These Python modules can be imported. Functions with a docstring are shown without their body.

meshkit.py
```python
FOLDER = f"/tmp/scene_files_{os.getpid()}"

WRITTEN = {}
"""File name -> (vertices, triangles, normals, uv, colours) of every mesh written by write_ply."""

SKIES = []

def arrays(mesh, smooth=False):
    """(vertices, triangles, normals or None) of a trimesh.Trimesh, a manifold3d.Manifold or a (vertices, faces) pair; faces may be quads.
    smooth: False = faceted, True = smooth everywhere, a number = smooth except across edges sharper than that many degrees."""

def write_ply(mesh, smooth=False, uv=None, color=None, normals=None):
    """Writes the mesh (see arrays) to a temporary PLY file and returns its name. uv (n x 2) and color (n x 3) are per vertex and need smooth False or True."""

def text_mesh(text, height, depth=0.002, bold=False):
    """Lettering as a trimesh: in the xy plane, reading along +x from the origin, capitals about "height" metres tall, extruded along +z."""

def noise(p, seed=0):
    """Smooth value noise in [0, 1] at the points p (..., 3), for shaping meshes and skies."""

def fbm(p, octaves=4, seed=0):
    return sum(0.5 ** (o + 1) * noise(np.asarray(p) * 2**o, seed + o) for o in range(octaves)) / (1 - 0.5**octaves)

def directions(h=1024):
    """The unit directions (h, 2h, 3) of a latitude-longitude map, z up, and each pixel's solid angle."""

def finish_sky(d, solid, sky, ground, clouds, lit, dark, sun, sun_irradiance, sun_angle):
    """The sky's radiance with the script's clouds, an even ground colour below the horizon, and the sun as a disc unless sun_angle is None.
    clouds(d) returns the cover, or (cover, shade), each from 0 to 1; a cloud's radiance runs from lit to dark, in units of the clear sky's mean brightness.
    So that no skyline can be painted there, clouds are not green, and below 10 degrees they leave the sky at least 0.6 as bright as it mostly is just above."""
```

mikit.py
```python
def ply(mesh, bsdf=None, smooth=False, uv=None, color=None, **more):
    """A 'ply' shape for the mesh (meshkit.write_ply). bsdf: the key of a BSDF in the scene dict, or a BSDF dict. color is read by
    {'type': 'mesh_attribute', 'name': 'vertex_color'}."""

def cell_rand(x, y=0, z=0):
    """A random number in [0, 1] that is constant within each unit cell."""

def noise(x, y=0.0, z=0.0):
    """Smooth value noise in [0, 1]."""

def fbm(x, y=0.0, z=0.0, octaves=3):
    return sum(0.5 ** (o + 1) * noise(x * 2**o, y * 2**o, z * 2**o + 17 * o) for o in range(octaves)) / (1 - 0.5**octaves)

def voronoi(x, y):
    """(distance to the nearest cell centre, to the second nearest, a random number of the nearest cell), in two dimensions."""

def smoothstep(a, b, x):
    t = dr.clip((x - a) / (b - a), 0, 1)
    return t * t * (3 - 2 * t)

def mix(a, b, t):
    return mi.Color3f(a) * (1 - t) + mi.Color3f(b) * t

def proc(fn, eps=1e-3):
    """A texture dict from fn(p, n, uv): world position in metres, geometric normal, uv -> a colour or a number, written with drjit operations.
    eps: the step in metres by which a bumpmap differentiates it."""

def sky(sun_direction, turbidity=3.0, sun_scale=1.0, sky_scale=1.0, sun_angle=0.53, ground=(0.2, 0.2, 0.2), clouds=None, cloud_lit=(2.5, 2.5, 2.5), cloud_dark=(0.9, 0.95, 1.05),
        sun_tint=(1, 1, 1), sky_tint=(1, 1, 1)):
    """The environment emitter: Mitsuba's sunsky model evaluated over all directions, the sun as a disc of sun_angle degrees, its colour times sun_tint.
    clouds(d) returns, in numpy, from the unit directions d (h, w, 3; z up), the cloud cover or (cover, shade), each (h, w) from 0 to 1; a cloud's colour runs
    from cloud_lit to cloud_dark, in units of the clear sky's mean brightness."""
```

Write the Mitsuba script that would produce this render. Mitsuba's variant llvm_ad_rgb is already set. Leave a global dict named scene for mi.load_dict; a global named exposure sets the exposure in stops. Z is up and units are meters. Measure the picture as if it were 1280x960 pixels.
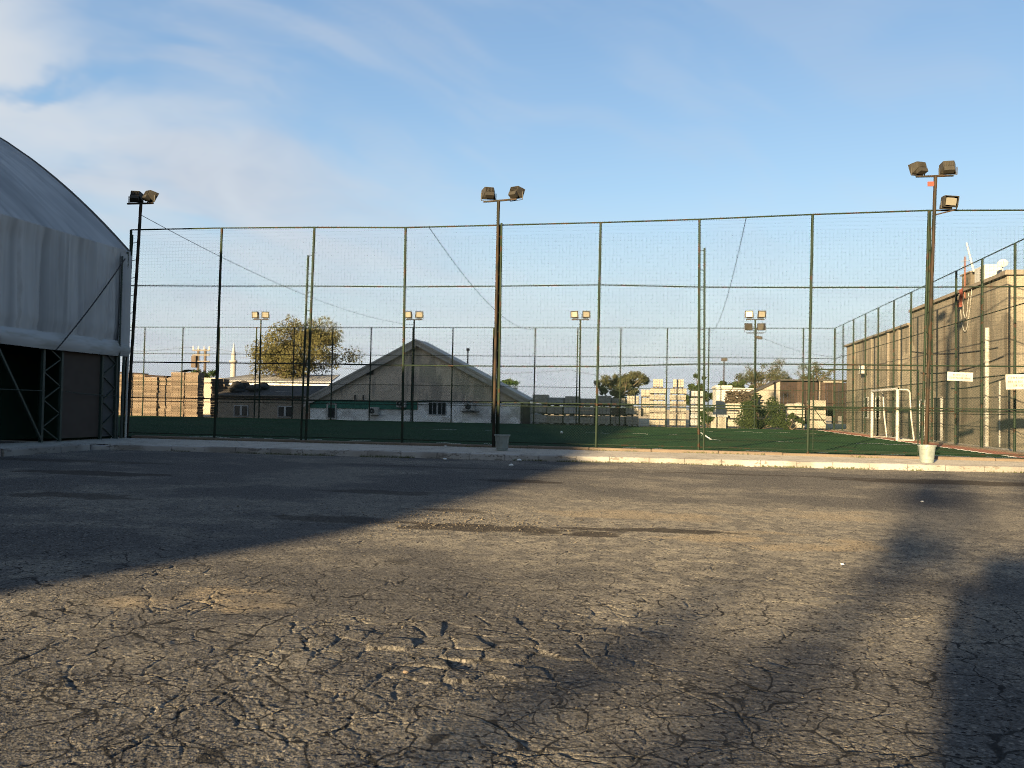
import math, random
import numpy as np, trimesh, drjit as dr, mitsuba as mi, mikit, meshkit
from scipy.spatial import cKDTree
from mikit import proc, noise, fbm, voronoi, cell_rand, smoothstep, mix

T = mi.ScalarTransform4f
scene, labels = {}, {}
rng = np.random.default_rng(7)
random.seed(7)

# ---------------------------------------------------------------- camera, sky, exposure
# x runs along the near fence, y along the pitch, z up; the camera stands at the origin, 1.5 m above the asphalt
YAW, PITCH, ROLL, FOCAL = math.atan(190 / 1070.0), math.atan(28 / 1070.0), 0.018, 1070.0
_f0 = np.array([-math.sin(YAW), math.cos(YAW), 0]); _r0 = np.array([math.cos(YAW), math.sin(YAW), 0]); _z = np.array([0, 0, 1.0])
_fw = _f0 * math.cos(PITCH) + _z * math.sin(PITCH)
_up = _z * math.cos(PITCH) - _f0 * math.sin(PITCH)
_up = math.cos(ROLL) * _up - math.sin(ROLL) * _r0
EYE = np.array([0, 0, 1.5])
scene['camera'] = {'type': 'perspective', 'fov': 2 * math.degrees(math.atan(640 / FOCAL)), 'near_clip': 0.05, 'far_clip': 6000.0,
                   'to_world': T().look_at(origin=EYE.tolist(), target=(EYE + _fw).tolist(), up=_up.tolist())}
ELEV = math.radians(7.1)
SUN = np.array([-math.sin(math.radians(18.4)) * math.cos(ELEV), -math.cos(math.radians(18.4)) * math.cos(ELEV), math.sin(ELEV)])


def clouds(d):
    """Cirrus: a veil that thickens towards -x with a denser bank low down there, fine wisps across it, and a pale band at the horizon."""
    az = np.degrees(np.arctan2(d[..., 0], d[..., 1])) + 10.0; el = np.degrees(np.arcsin(np.clip(d[..., 2], 0, 1)))
    k = 1.0 / (d[..., 2] + 0.25)
    q = np.stack([d[..., 0] * k, d[..., 1] * k, 0 * k], -1)
    w = np.stack([meshkit.fbm(q * 1.6 + 11.0, 4, seed=5), meshkit.fbm(q * 1.6 + 31.0, 4, seed=6), 0 * k], -1) - 0.5
    p = q + 0.38 * w
    r = lambda v, a: np.stack([math.cos(a) * v[..., 0] + math.sin(a) * v[..., 1], -math.sin(a) * v[..., 0] + math.cos(a) * v[..., 1], v[..., 2]], -1)
    big = meshkit.fbm(p * 2.2 + 3.0, 6, seed=2)
    wisp = meshkit.fbm(r(p, 0.75) * np.array([3.0, 11.0, 1]) + 7, 6, seed=9)
    puff = meshkit.fbm(p * 6.5 + 17, 6, seed=13)
    step = lambda a, b, x: np.clip((x - a) / (b - a), 0, 1) ** 2 * (3 - 2 * np.clip((x - a) / (b - a), 0, 1))
    left = np.clip((4 - az) / 34, 0, 1.3)
    bank = np.exp(-((el - 10 + (az + 5) * 0.27) / 4.6) ** 2) * step(8, -22, az) * step(0.34, 0.62, 0.55 * big + 0.45 * puff)
    veil = 0.55 * left * step(0.36, 0.62, 0.45 * big + 0.55 * wisp) + 0.17 * step(0.45, 0.66, 0.4 * big + 0.6 * wisp)
    puffs = step(-22, -33, az) * np.exp(-((el - 17.5) / 3.4) ** 2) * step(0.33, 0.52, puff) * 0.95
    horizon = np.clip(1 - d[..., 2] / 0.25, 0, 1) ** 1.15
    clear = (1 - 0.68 * bank) * (1 - np.clip(veil, 0, 0.8)) * (1 - puffs) * (1 - np.minimum(0.93, 1.1 * horizon * (0.85 + 0.3 * big)))
    return 1 - clear, np.clip(1.15 - 1.5 * puff - 0.8 * puffs, 0, 1) * 0.6


scene['sky'] = mikit.sky(SUN.tolist(), turbidity=2.5, sun_scale=2.8, sky_scale=1.0, clouds=clouds, cloud_lit=(1.72, 1.84, 1.98), cloud_dark=(1.15, 1.24, 1.52), ground=(0.12, 0.11, 0.1), sun_tint=(0.90, 1.30, 3.0), sky_tint=(0.78, 0.955, 1.27))
exposure = 3.3

# ---------------------------------------------------------------- helpers
def key_of(name):
    if name not in scene and name not in labels:
        return name
    n = 1
    while f'{name}_{n:03d}' in scene or f'{name}_{n:03d}' in labels:
        n += 1
    return f'{name}_{n:03d}'


def thing(name, label, cat, group=None):
    k = key_of(name)
    labels[k] = {'label': label, 'category': cat}
    if group:
        labels[k]['group'] = group
    return k


def shape(m, bsdf, smooth=False):
    return mikit.ply(m, bsdf, smooth)


def put(name, m, bsdf, parent=None, smooth=False, label=None, kind=None, world=None):
    """One entry of the scene: a part of parent, or a top-level object; m is a mesh or a finished shape dict."""
    k = key_of(f'{parent}__{name}' if parent else name)
    d = dict(m) if isinstance(m, dict) else shape(m, bsdf, smooth)
    if world is not None:
        d['to_world'] = world
    scene[k] = d
    e = {}
    if label: e['label'] = label
    if kind: e['kind'] = kind
    if e: labels[k] = e
    return k


def struct(name, m, bsdf, label, smooth=False, parent=None):
    return put(name, m, bsdf, parent, smooth, label, None if parent else 'structure')


def solo(name, m, bsdf, label, cat, group=None, smooth=False, world=None):
    k = thing(name, label, cat, group)
    d = dict(m) if isinstance(m, dict) else shape(m, bsdf, smooth)
    if world is not None:
        d['to_world'] = world
    scene[k] = d
    return k


def join(parts):
    vs, fs, n = [], [], 0
    for v, f in parts:
        vs.append(np.asarray(v, float)); fs.append(np.asarray(f, int) + n); n += len(vs[-1])
    return np.vstack(vs), np.vstack(fs)


_BF = np.array([[0, 2, 1], [0, 3, 2], [4, 5, 6], [4, 6, 7], [0, 1, 5], [0, 5, 4], [1, 2, 6], [1, 6, 5], [2, 3, 7], [2, 7, 6], [3, 0, 4], [3, 4, 7]])


def box(x0, x1, y0, y1, z0, z1):
    return np.array([[x0, y0, z0], [x1, y0, z0], [x1, y1, z0], [x0, y1, z0], [x0, y0, z1], [x1, y0, z1], [x1, y1, z1], [x0, y1, z1]], float), _BF


def rbox(x0, x1, y0, y1, z0, z1, c=0.02):
    """A box with chamfered upright and top edges."""
    def ring(i, z):
        return [[x0 + i, y0 + c + i * 0, z], [x0 + c, y0 + i, z], [x1 - c, y0 + i, z], [x1 - i, y0 + c, z], [x1 - i, y1 - c, z], [x1 - c, y1 - i, z], [x0 + c, y1 - i, z], [x0 + i, y1 - c, z]]
    v = np.array(ring(0, z0) + ring(0, z1 - c) + ring(c * 0.9, z1))
    f = []
    for r in range(2):
        for k in range(8):
            a, b = r * 8 + k, r * 8 + (k + 1) % 8
            f += [[a, b, b + 8], [a, b + 8, a + 8]]
    for k in range(1, 7):
        f += [[16, 16 + k, 17 + k], [0, k + 1, k]]
    return v, np.array(f)


def tube(pts, r, n=8, caps=True):
    """A round bar along points; r a number or one per point."""
    p = np.asarray(pts, float)
    r = np.broadcast_to(np.asarray(r, float), (len(p),))
    t = np.gradient(p, axis=0) if len(p) > 2 else np.tile(p[1] - p[0], (2, 1))
    t /= np.linalg.norm(t, axis=1, keepdims=True) + 1e-12
    ref = np.array([0, 0, 1.0]) if abs(t[0][2]) < 0.9 else np.array([1.0, 0, 0])
    a = np.cross(t, ref); a /= np.linalg.norm(a, axis=1, keepdims=True) + 1e-12
    b = np.cross(t, a)
    ang = np.arange(n) * 2 * np.pi / n + np.pi / n
    v = (p[:, None] + r[:, None, None] * (np.cos(ang)[None, :, None] * a[:, None] + np.sin(ang)[None, :, None] * b[:, None])).reshape(-1, 3)
    f = []
    for i in range(len(p) - 1):
        for k in range(n):
            q, s = i * n + k, i * n + (k + 1) % n
            f += [[q, s, s + n], [q, s + n, q + n]]
    if caps:
        e = (len(p) - 1) * n
        for k in range(1, n - 1):
            f += [[0, k + 1, k], [e, e + k, e + k + 1]]
    return v, np.array(f)


def bar(p, q, w, d=None):
    """A rectangular bar from p to q, w wide and d deep."""
    p, q = np.asarray(p, float), np.asarray(q, float)
    d = d or w
    t = (q - p) / np.linalg.norm(q - p)
    ref = np.array([0, 0, 1.0]) if abs(t[2]) < 0.9 else np.array([0, 1.0, 0])
    a = np.cross(t, ref); a /= np.linalg.norm(a); b = np.cross(a, t)
    c = [(-1, -1), (1, -1), (1, 1), (-1, 1)]
    v = np.array([e + a * w / 2 * i + b * d / 2 * j for e in (p, q) for i, j in c])
    return v, _BF[:, ::-1]


def many_bars(P, Q, r):
    """Thin three-sided wires between the rows of P and Q, as one mesh."""
    P, Q = np.asarray(P, float), np.asarray(Q, float)
    t = Q - P; t /= np.linalg.norm(t, axis=1, keepdims=True)
    ref = np.where(np.abs(t[:, 2:3]) < 0.9, [[0, 0, 1.0]], [[1.0, 0, 0]])
    a = np.cross(t, ref); a /= np.linalg.norm(a, axis=1, keepdims=True); b = np.cross(t, a)
    ang = np.arange(3) * 2 * np.pi / 3
    off = r * (np.cos(ang)[None, :, None] * a[:, None] + np.sin(ang)[None, :, None] * b[:, None])
    v = np.concatenate([P[:, None] + off, Q[:, None] + off], 1).reshape(-1, 3)
    base = np.array([[0, 1, 4], [0, 4, 3], [1, 2, 5], [1, 5, 4], [2, 0, 3], [2, 3, 5]])
    f = (np.arange(len(P))[:, None, None] * 6 + base[None]).reshape(-1, 3)
    return v, f


def revolve(profile, n=20, at=(0, 0, 0)):
    """(r, z) profile turned about the z axis."""
    pr = np.asarray(profile, float)
    ang = np.arange(n) * 2 * np.pi / n
    v = np.stack([pr[:, None, 0] * np.cos(ang), pr[:, None, 0] * np.sin(ang), np.repeat(pr[:, 1:2], n, 1)], -1).reshape(-1, 3) + np.asarray(at)
    f = []
    for i in range(len(pr) - 1):
        for k in range(n):
            a, b = i * n + k, i * n + (k + 1) % n
            f += [[a, b, b + n], [a, b + n, a + n]]
    return v, np.array(f)


def prism_y(poly, y0, y1):
    """An (x, z) outline, counter-clockwise seen from -y, pushed from y0 to y1."""
    import shapely
    m = trimesh.creation.extrude_polygon(shapely.Polygon(poly), y1 - y0, engine='earcut')
    v = np.stack([m.vertices[:, 0], y1 - m.vertices[:, 2], m.vertices[:, 1]], 1)
    return v, m.faces


def turn(m, deg, axis='z', at=(0, 0, 0)):
    a = math.radians(deg); c, s = math.cos(a), math.sin(a)
    R = {'z': [[c, -s, 0], [s, c, 0], [0, 0, 1]], 'x': [[1, 0, 0], [0, c, -s], [0, s, c]], 'y': [[c, 0, s], [0, 1, 0], [-s, 0, c]]}[axis]
    return (m[0] - np.asarray(at)) @ np.array(R).T + np.asarray(at), m[1]


def move(m, x=0, y=0, z=0):
    return m[0] + np.array([x, y, z]), m[1]


def at(x, y, z=0, deg=0):
    return T().translate([x, y, z]).rotate([0, 0, 1], deg)


def grid(xs, ys, zfn):
    X, Y = np.meshgrid(xs, ys)
    v = np.stack([X, Y, zfn(X, Y)], -1).reshape(-1, 3)
    i = np.arange(len(ys) - 1)[:, None] * len(xs) + np.arange(len(xs) - 1)[None]
    a = i.ravel(); n = len(xs)
    return v, np.vstack([np.stack([a, a + 1, a + n + 1], 1), np.stack([a, a + n + 1, a + n], 1)])


# ---------------------------------------------------------------- materials
def mat(name, color, rough=0.8, spec=0.3, two=False, bump=None, bump_scale=1.0, metallic=0.0):
    c = proc(color) if callable(color) else {'type': 'rgb', 'value': list(color)}
    b = {'type': 'principled', 'base_color': c, 'roughness': rough, 'specular': spec, 'metallic': metallic}
    if bump is not None:
        b = {'type': 'bumpmap', 'arbitrary': proc(bump, eps=0.002), 'scale': bump_scale, 'bsdf': b}
    if two:
        b = {'type': 'twosided', 'bsdf': b}
    scene[name] = b


def ellipse(p, cx, cy, rx, ry, k=0.5, f=1.5):
    """An irregular patch: 1 inside, 0 outside, its rim broken up by noise."""
    d = dr.sqrt(dr.square((p.x - cx) / rx) + dr.square((p.y - cy) / ry)) + k * (fbm(p.x * f, p.y * f * 1.4, cx, 4) - 0.5) * 2
    return 1 - smoothstep(0.7, 1.05, d)


def crack_lines(p):
    """Fine alligator cracks, 1 on a crack: two nets of broken lines filled with dark dirt."""
    wx = p.x + 0.16 * (fbm(p.x * 2.6, p.y * 2.6, 1.0, 4) - 0.5) * 2; wy = p.y + 0.16 * (fbm(p.x * 2.6, p.y * 2.6, 8.0, 4) - 0.5) * 2
    m = fbm(p.x * 0.8, p.y * 0.8, 3.0, 3); br = noise(p.x * 4.5, p.y * 4.5, 6.0); wid = 0.5 + noise(p.x * 7, p.y * 7, 2.0)
    a1, a2, _ = voronoi(wx * 2.7, wy * 2.7)
    b1, b2, _ = voronoi(wx * 6.3 + 5, wy * 6.3)
    zone = dr.exp(-dr.square((p.x + 0.9) / 1.3) - dr.square((p.y - 5.6) / 1.4)) + 0.7 * dr.exp(-dr.square((p.x - 1.5) / 0.9) - dr.square((p.y - 7.3) / 1.7))
    near = smoothstep(9.5, 6.5, p.y + 3.0 * (m - 0.5))
    l1 = smoothstep(0.0085, 0.0035, (a2 - a1) / 5.4 / wid) * smoothstep(0.35, 0.47, m * 0.65 + br * 0.35 + 0.06 * near + 0.07 * smoothstep(-0.6, -1.8, p.x)) * (1 - 0.5 * smoothstep(0.3, 0.7, zone))
    l2 = smoothstep(0.0060, 0.0025, (b2 - b1) / 12.6 / wid) * smoothstep(0.52, 0.64, m * 0.6 + br * 0.4 + 0.02 * near + 0.05 * zone)
    return dr.maximum(l1, l2 * 0.85) * dr.maximum(near, 0.8 * smoothstep(0.25, 0.6, zone))


def asphalt_color(p, n, uv):
    big = fbm(p.x * 0.45, p.y * 0.6, 1.0, 4)
    mid = fbm(p.x * 2.3, p.y * 2.6, 5.0, 3)
    d1, d2, r = voronoi(p.x * 78, p.y * 78)
    e1, e2, r2 = voronoi(p.x * 34 + 3, p.y * 34)
    c = mix((0.054, 0.051, 0.048), (0.080, 0.074, 0.067), big)
    dust_and_sun = smoothstep(0.47, 0.68, big * 0.62 + mid * 0.38 + 0.06 * smoothstep(0.3, 0.7, noise(p.x * 0.15, p.y * 0.2, 9)))
    dust_and_sun = dust_and_sun * (0.45 + 0.55 * smoothstep(0.3, 0.7, noise(p.x * 14, p.y * 14))) * 0.7
    dust_and_sun = dr.maximum(dust_and_sun, ellipse(p, 0.8, 10.8, 4.8, 4.4, 0.55, 0.7) * (0.35 + 0.6 * smoothstep(0.35, 0.65, noise(p.x * 9, p.y * 9, 3))))  # ellipse adds tan dust over the sunlit middle, painting in extra sun brightness
    c = mix(c, (0.160, 0.143, 0.115), dust_and_sun * 0.85)
    sand = ellipse(p, 1.5, 10.4, 1.5, 0.8, 0.5, 1.6) * 0.75 + ellipse(p, -0.4, 12.3, 1.4, 0.6, 0.5, 1.6) * 0.6 + ellipse(p, 2.2, 13.2, 1.6, 0.7, 0.5, 1.6) * 0.5 + ellipse(p, -3.4, 6.0, 0.8, 0.5, 0.5, 2) * 0.7
    c = mix(c, (0.185, 0.148, 0.100), dr.clip(sand, 0, 1) * smoothstep(0.3, 0.7, mid))
    c = c * (0.52 + 0.92 * r) * (0.84 + 0.32 * noise(p.x * 33, p.y * 33, 2))
    c = mix(c, (0.15, 0.135, 0.115), smoothstep(0.93, 0.96, r2) * smoothstep(0.45, 0.3, e1))
    c = mix(c, (0.012, 0.011, 0.011), smoothstep(0.10, 0.06, r2) * smoothstep(0.5, 0.35, e1))
    wet = ellipse(p, -1.9, 10.4, 1.4, 0.36, 0.7, 3.5) + ellipse(p, -0.7, 10.75, 0.7, 0.13, 0.7, 5) * 0.9 + ellipse(p, 0.25, 10.85, 0.7, 0.22, 0.7, 4) + ellipse(p, -3.0, 11.9, 0.7, 0.22, 0.7, 4) * 0.8
    wet = wet + ellipse(p, -4.2, 10.6, 0.8, 0.35, 0.7, 3) * 0.8 + ellipse(p, -4.7, 14.0, 1.1, 0.4, 0.7, 2.5) * 0.8 + ellipse(p, -11.4, 15.6, 1.9, 0.5, 0.7, 2) * 0.9 + ellipse(p, -9.0, 11.9, 1.3, 0.4, 0.7, 2.5) * 0.8
    wet = wet + ellipse(p, -2.8, 17.0, 0.9, 0.35, 0.7, 3) + ellipse(p, 6.4, 20.4, 2.9, 0.75, 0.6, 1.6) + ellipse(p, 2.2, 20.7, 3.4, 0.22, 0.7, 3) * 0.7 + ellipse(p, -4.5, 20.2, 4.5, 0.25, 0.7, 3) * 0.6 + ellipse(p, -14.0, 18.5, 2.8, 0.5, 0.6, 1.8) * 0.7
    c = mix(c, mi.Color3f(0.024, 0.020, 0.0165) * (0.5 + r), dr.clip(wet, 0, 1) * 0.85)
    return mix(c, (0.010, 0.0095, 0.009), crack_lines(p) * 0.92)


def asphalt_bump(p, n, uv):
    return 0.0052 * noise(p.x * 150, p.y * 150) + 0.0026 * noise(p.x * 320, p.y * 320, 4) + 0.0030 * noise(p.x * 70, p.y * 70, 4)


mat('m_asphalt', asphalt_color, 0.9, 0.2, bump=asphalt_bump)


def chipped(p, n, uv):
    a = fbm(p.x * 3.1, p.y * 3.1, p.z * 9, 4); b = fbm(p.x * 18, p.y * 18, p.z * 22, 3)
    t = smoothstep(0.57, 0.64, a * 0.55 + b * 0.45 + 0.06 * smoothstep(0.05, 0.0, p.z))
    dirt = smoothstep(0.42, 0.7, fbm(p.x * 1.1, p.y * 1.1, 4, 3))
    paint = mix((0.245, 0.23, 0.21), (0.165, 0.15, 0.132), dirt)
    return mix(paint, (0.10, 0.088, 0.074), t * 0.85)


mat('m_kerb', chipped, 0.8)


def concrete(p, n, uv):
    a = fbm(p.x * 1.2, p.y * 1.2, p.z * 2, 4); b = fbm(p.x * 25, p.y * 25, p.z * 25, 2)
    c = mix((0.17, 0.155, 0.13), (0.25, 0.225, 0.19), a)
    c = mix(c, (0.13, 0.115, 0.09), smoothstep(0.58, 0.72, fbm(p.x * 2.7 + 9, p.y * 4, 2, 4)) * 0.7)
    return c * (0.75 + 0.5 * b)


mat('m_concrete', concrete, 0.9)
mat('m_plinth', lambda p, n, uv: mix((0.15, 0.12, 0.09), (0.085, 0.06, 0.042), fbm(p.x * 1.7, p.y * 5, p.z * 9, 4)), 0.9)


def turf(p, n, uv):
    a = fbm(p.x * 0.35, p.y * 0.25, 0, 4); b = noise(p.x * 30, p.y * 14)
    c = mix((0.017, 0.043, 0.019), (0.030, 0.063, 0.027), a)
    c = mix(c, (0.04, 0.042, 0.022), smoothstep(0.56, 0.74, fbm(p.x * 0.9, p.y * 0.3, 7, 4)) * 0.45)
    return c * (0.38 + 0.42 * b)


mat('m_turf', turf, 0.9, 0.05, bump=lambda p, n, uv: 0.012 * noise(p.x * 45, p.y * 25), bump_scale=1.0)
mat('m_line', (0.6, 0.58, 0.5), 0.9)
mat('m_red_path', lambda p, n, uv: mix((0.12, 0.048, 0.034), (0.17, 0.08, 0.052), fbm(p.x * 2, p.y * 0.9, 0, 4)), 0.9)
mat('m_soil', lambda p, n, uv: mix((0.15, 0.125, 0.09), (0.27, 0.225, 0.16), fbm(p.x * 0.3, p.y * 0.3, 0, 5)), 0.95)


def fence_paint(p, n, uv):
    a = fbm(p.x * 7, p.y * 7, p.z * 5, 4)
    c = mix((0.008, 0.015, 0.009), (0.015, 0.025, 0.015), fbm(p.x * 3, p.y * 3, p.z * 1.5, 2))
    return mix(c, (0.030, 0.017, 0.010), smoothstep(0.60, 0.68, a))


mat('m_fence', fence_paint, 0.6, 0.12)
mat('m_rusty', lambda p, n, uv: mix((0.012, 0.012, 0.009), (0.030, 0.019, 0.012), smoothstep(0.38, 0.6, fbm(p.x * 9, p.y * 9, p.z * 2.5, 4))), 0.65, 0.12)
mat('m_net', (0.018, 0.027, 0.022), 0.8)
mat('m_chain', (0.016, 0.032, 0.022), 0.6, 0.4)
mat('m_cable', (0.02, 0.02, 0.022), 0.6)
mat('m_dark_steel', lambda p, n, uv: mix((0.012, 0.025, 0.020), (0.022, 0.034, 0.028), fbm(p.x * 4, p.y * 4, p.z * 2, 3)), 0.5, 0.4)


def fabric(p, n, uv):
    streak = 0.55 * fbm(p.x * 0.6, p.y * 4.6, p.z * 0.03, 4) + 0.45 * fbm(p.x * 0.9, p.y * 1.1, p.z * 0.12, 3); spot = fbm(p.x * 6, p.y * 6, p.z * 3, 4)  # upright tone bands painted in to deepen the shading of the folds
    c = mix((0.19, 0.20, 0.205), (0.34, 0.345, 0.345), smoothstep(0.25, 0.75, streak))
    return mix(c, (0.15, 0.147, 0.135), smoothstep(0.60, 0.76, 0.8 * streak + 0.2 * spot) * 0.5)


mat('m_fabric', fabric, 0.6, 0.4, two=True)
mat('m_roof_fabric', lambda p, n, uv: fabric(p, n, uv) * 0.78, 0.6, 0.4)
mat('m_hem', lambda p, n, uv: mix((0.29, 0.295, 0.295), (0.22, 0.22, 0.205), smoothstep(0.4, 0.7, fbm(p.y * 1.4, p.z * 6, p.x, 4))), 0.6, 0.4, two=True)
mat('m_fabric_dark', (0.055, 0.058, 0.058), 0.7, two=True)
mat('m_board', lambda p, n, uv: mix((0.038, 0.029, 0.023), (0.058, 0.045, 0.036), fbm(p.y * 2, p.z * 3, p.x, 4)), 0.85)
mat('m_shade_net', (0.018, 0.050, 0.034), 0.85, two=True)


def stucco(p, n, uv):
    a = fbm(p.y * 0.5 + p.x * 0.5, p.z * 0.6, 2, 5); fine = fbm(p.x * 22, p.y * 22, p.z * 22, 2)
    c = mix((0.118, 0.101, 0.077), (0.17, 0.147, 0.113), a)
    streak = fbm(p.y * 2.6 + p.x * 2.6, p.z * 0.22, 8, 4)
    c = mix(c, (0.075, 0.062, 0.046), smoothstep(0.53, 0.68, streak) * 0.75)
    patch = smoothstep(0.57, 0.62, fbm(p.y * 0.7 + 4, p.z * 0.9, p.x * 0.7, 4))
    c = mix(c, (0.105, 0.092, 0.074), patch * 0.8)
    pale = smoothstep(0.60, 0.64, fbm(p.y * 0.55 + 14, p.z * 0.5, p.x * 0.5 + 3, 4))
    return mix(c, (0.22, 0.19, 0.142), pale * 0.7) * (0.82 + 0.36 * fine)


mat('m_stucco', stucco, 0.9)
mat('m_roof_edge', lambda p, n, uv: mix((0.10, 0.085, 0.07), (0.19, 0.16, 0.125), fbm(p.x, p.y * 0.8, p.z * 3, 4)), 0.8)
mat('m_white_paint', lambda p, n, uv: mix((0.32, 0.31, 0.28), (0.24, 0.22, 0.185), smoothstep(0.5, 0.75, fbm(p.x * 4, p.y * 4, p.z * 2, 4))), 0.6, 0.4)


def gable_wall(p, n, uv):
    a = fbm(p.x * 0.5, p.z * 0.9, p.y, 4)
    course = smoothstep(0.42, 0.5, dr.abs(p.z * 4 - dr.floor(p.z * 4) - 0.5)) * 0.08
    c = mix((0.40, 0.325, 0.245), (0.52, 0.43, 0.33), a)
    c = mix(c, (0.22, 0.195, 0.16), smoothstep(0.56, 0.72, fbm(p.x * 1.6, p.z * 0.35, 5, 4)) * 0.7)
    return c * (1 - course)


mat('m_gable', gable_wall, 0.9)
mat('m_whitewash', lambda p, n, uv: mix((0.62, 0.62, 0.59), (0.42, 0.41, 0.38), smoothstep(0.4, 0.7, fbm(p.x * 1.3, p.z * 2.6, p.y, 5))), 0.85)
mat('m_roof_pale', lambda p, n, uv: mix((0.37, 0.335, 0.29), (0.24, 0.215, 0.18), fbm(p.x * 1.5, p.y * 0.5, p.z * 2, 4)), 0.7)
mat('m_green_sheet', lambda p, n, uv: mix((0.010, 0.085, 0.055), (0.02, 0.13, 0.09), fbm(p.x * 2, p.z * 3, 1, 3)), 0.6, 0.4)
mat('m_hut', lambda p, n, uv: mix((0.17, 0.135, 0.10), (0.30, 0.25, 0.19), fbm(p.x * 1.6, p.z * 2.2, p.y, 5)), 0.9)
mat('m_dark', lambda p, n, uv: mix((0.020, 0.018, 0.017), (0.055, 0.048, 0.04), fbm(p.x * 2, p.y * 2, p.z * 3, 4)), 0.8)
mat('m_slate', lambda p, n, uv: mix((0.17, 0.17, 0.175), (0.27, 0.265, 0.255), fbm(p.x * 1.2, p.y * 0.7, 2, 4)), 0.7)
mat('m_pale_roof', (0.25, 0.22, 0.18), 0.8)
for i, (a, b) in enumerate([((0.135, 0.100, 0.072), (0.10, 0.073, 0.052)), ((0.105, 0.078, 0.056), (0.078, 0.058, 0.042)), ((0.165, 0.127, 0.094), (0.12, 0.09, 0.066))]):
    mat(f'm_wood_{i}', lambda p, n, uv, a=a, b=b: mix(a, b, fbm(p.x * 3, p.y * 3, p.z * 20, 4)), 0.85)
for i, (a, b) in enumerate([((0.27, 0.245, 0.20), (0.21, 0.19, 0.155)), ((0.42, 0.41, 0.39), (0.28, 0.27, 0.26)), ((0.33, 0.30, 0.25), (0.23, 0.21, 0.175)), ((0.31, 0.31, 0.31), (0.20, 0.20, 0.20))]):
    mat(f'm_block_{i}', lambda p, n, uv, a=a, b=b: mix(a, b, fbm(p.x * 2.2, p.y * 2.2, p.z * 4, 4)), 0.85)
mat('m_rust_sheet', lambda p, n, uv: mix((0.010, 0.006, 0.005), (0.030, 0.016, 0.012), fbm(p.x * 5, p.y * 2, p.z * 0.8, 4)), 0.8)
mat('m_rust_sheet_pale', lambda p, n, uv: mix((0.022, 0.014, 0.011), (0.055, 0.033, 0.025), fbm(p.x * 5, p.y * 2, p.z * 0.8, 4)), 0.8)
mat('m_brown_timber', (0.075, 0.056, 0.042), 0.85)
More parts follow.
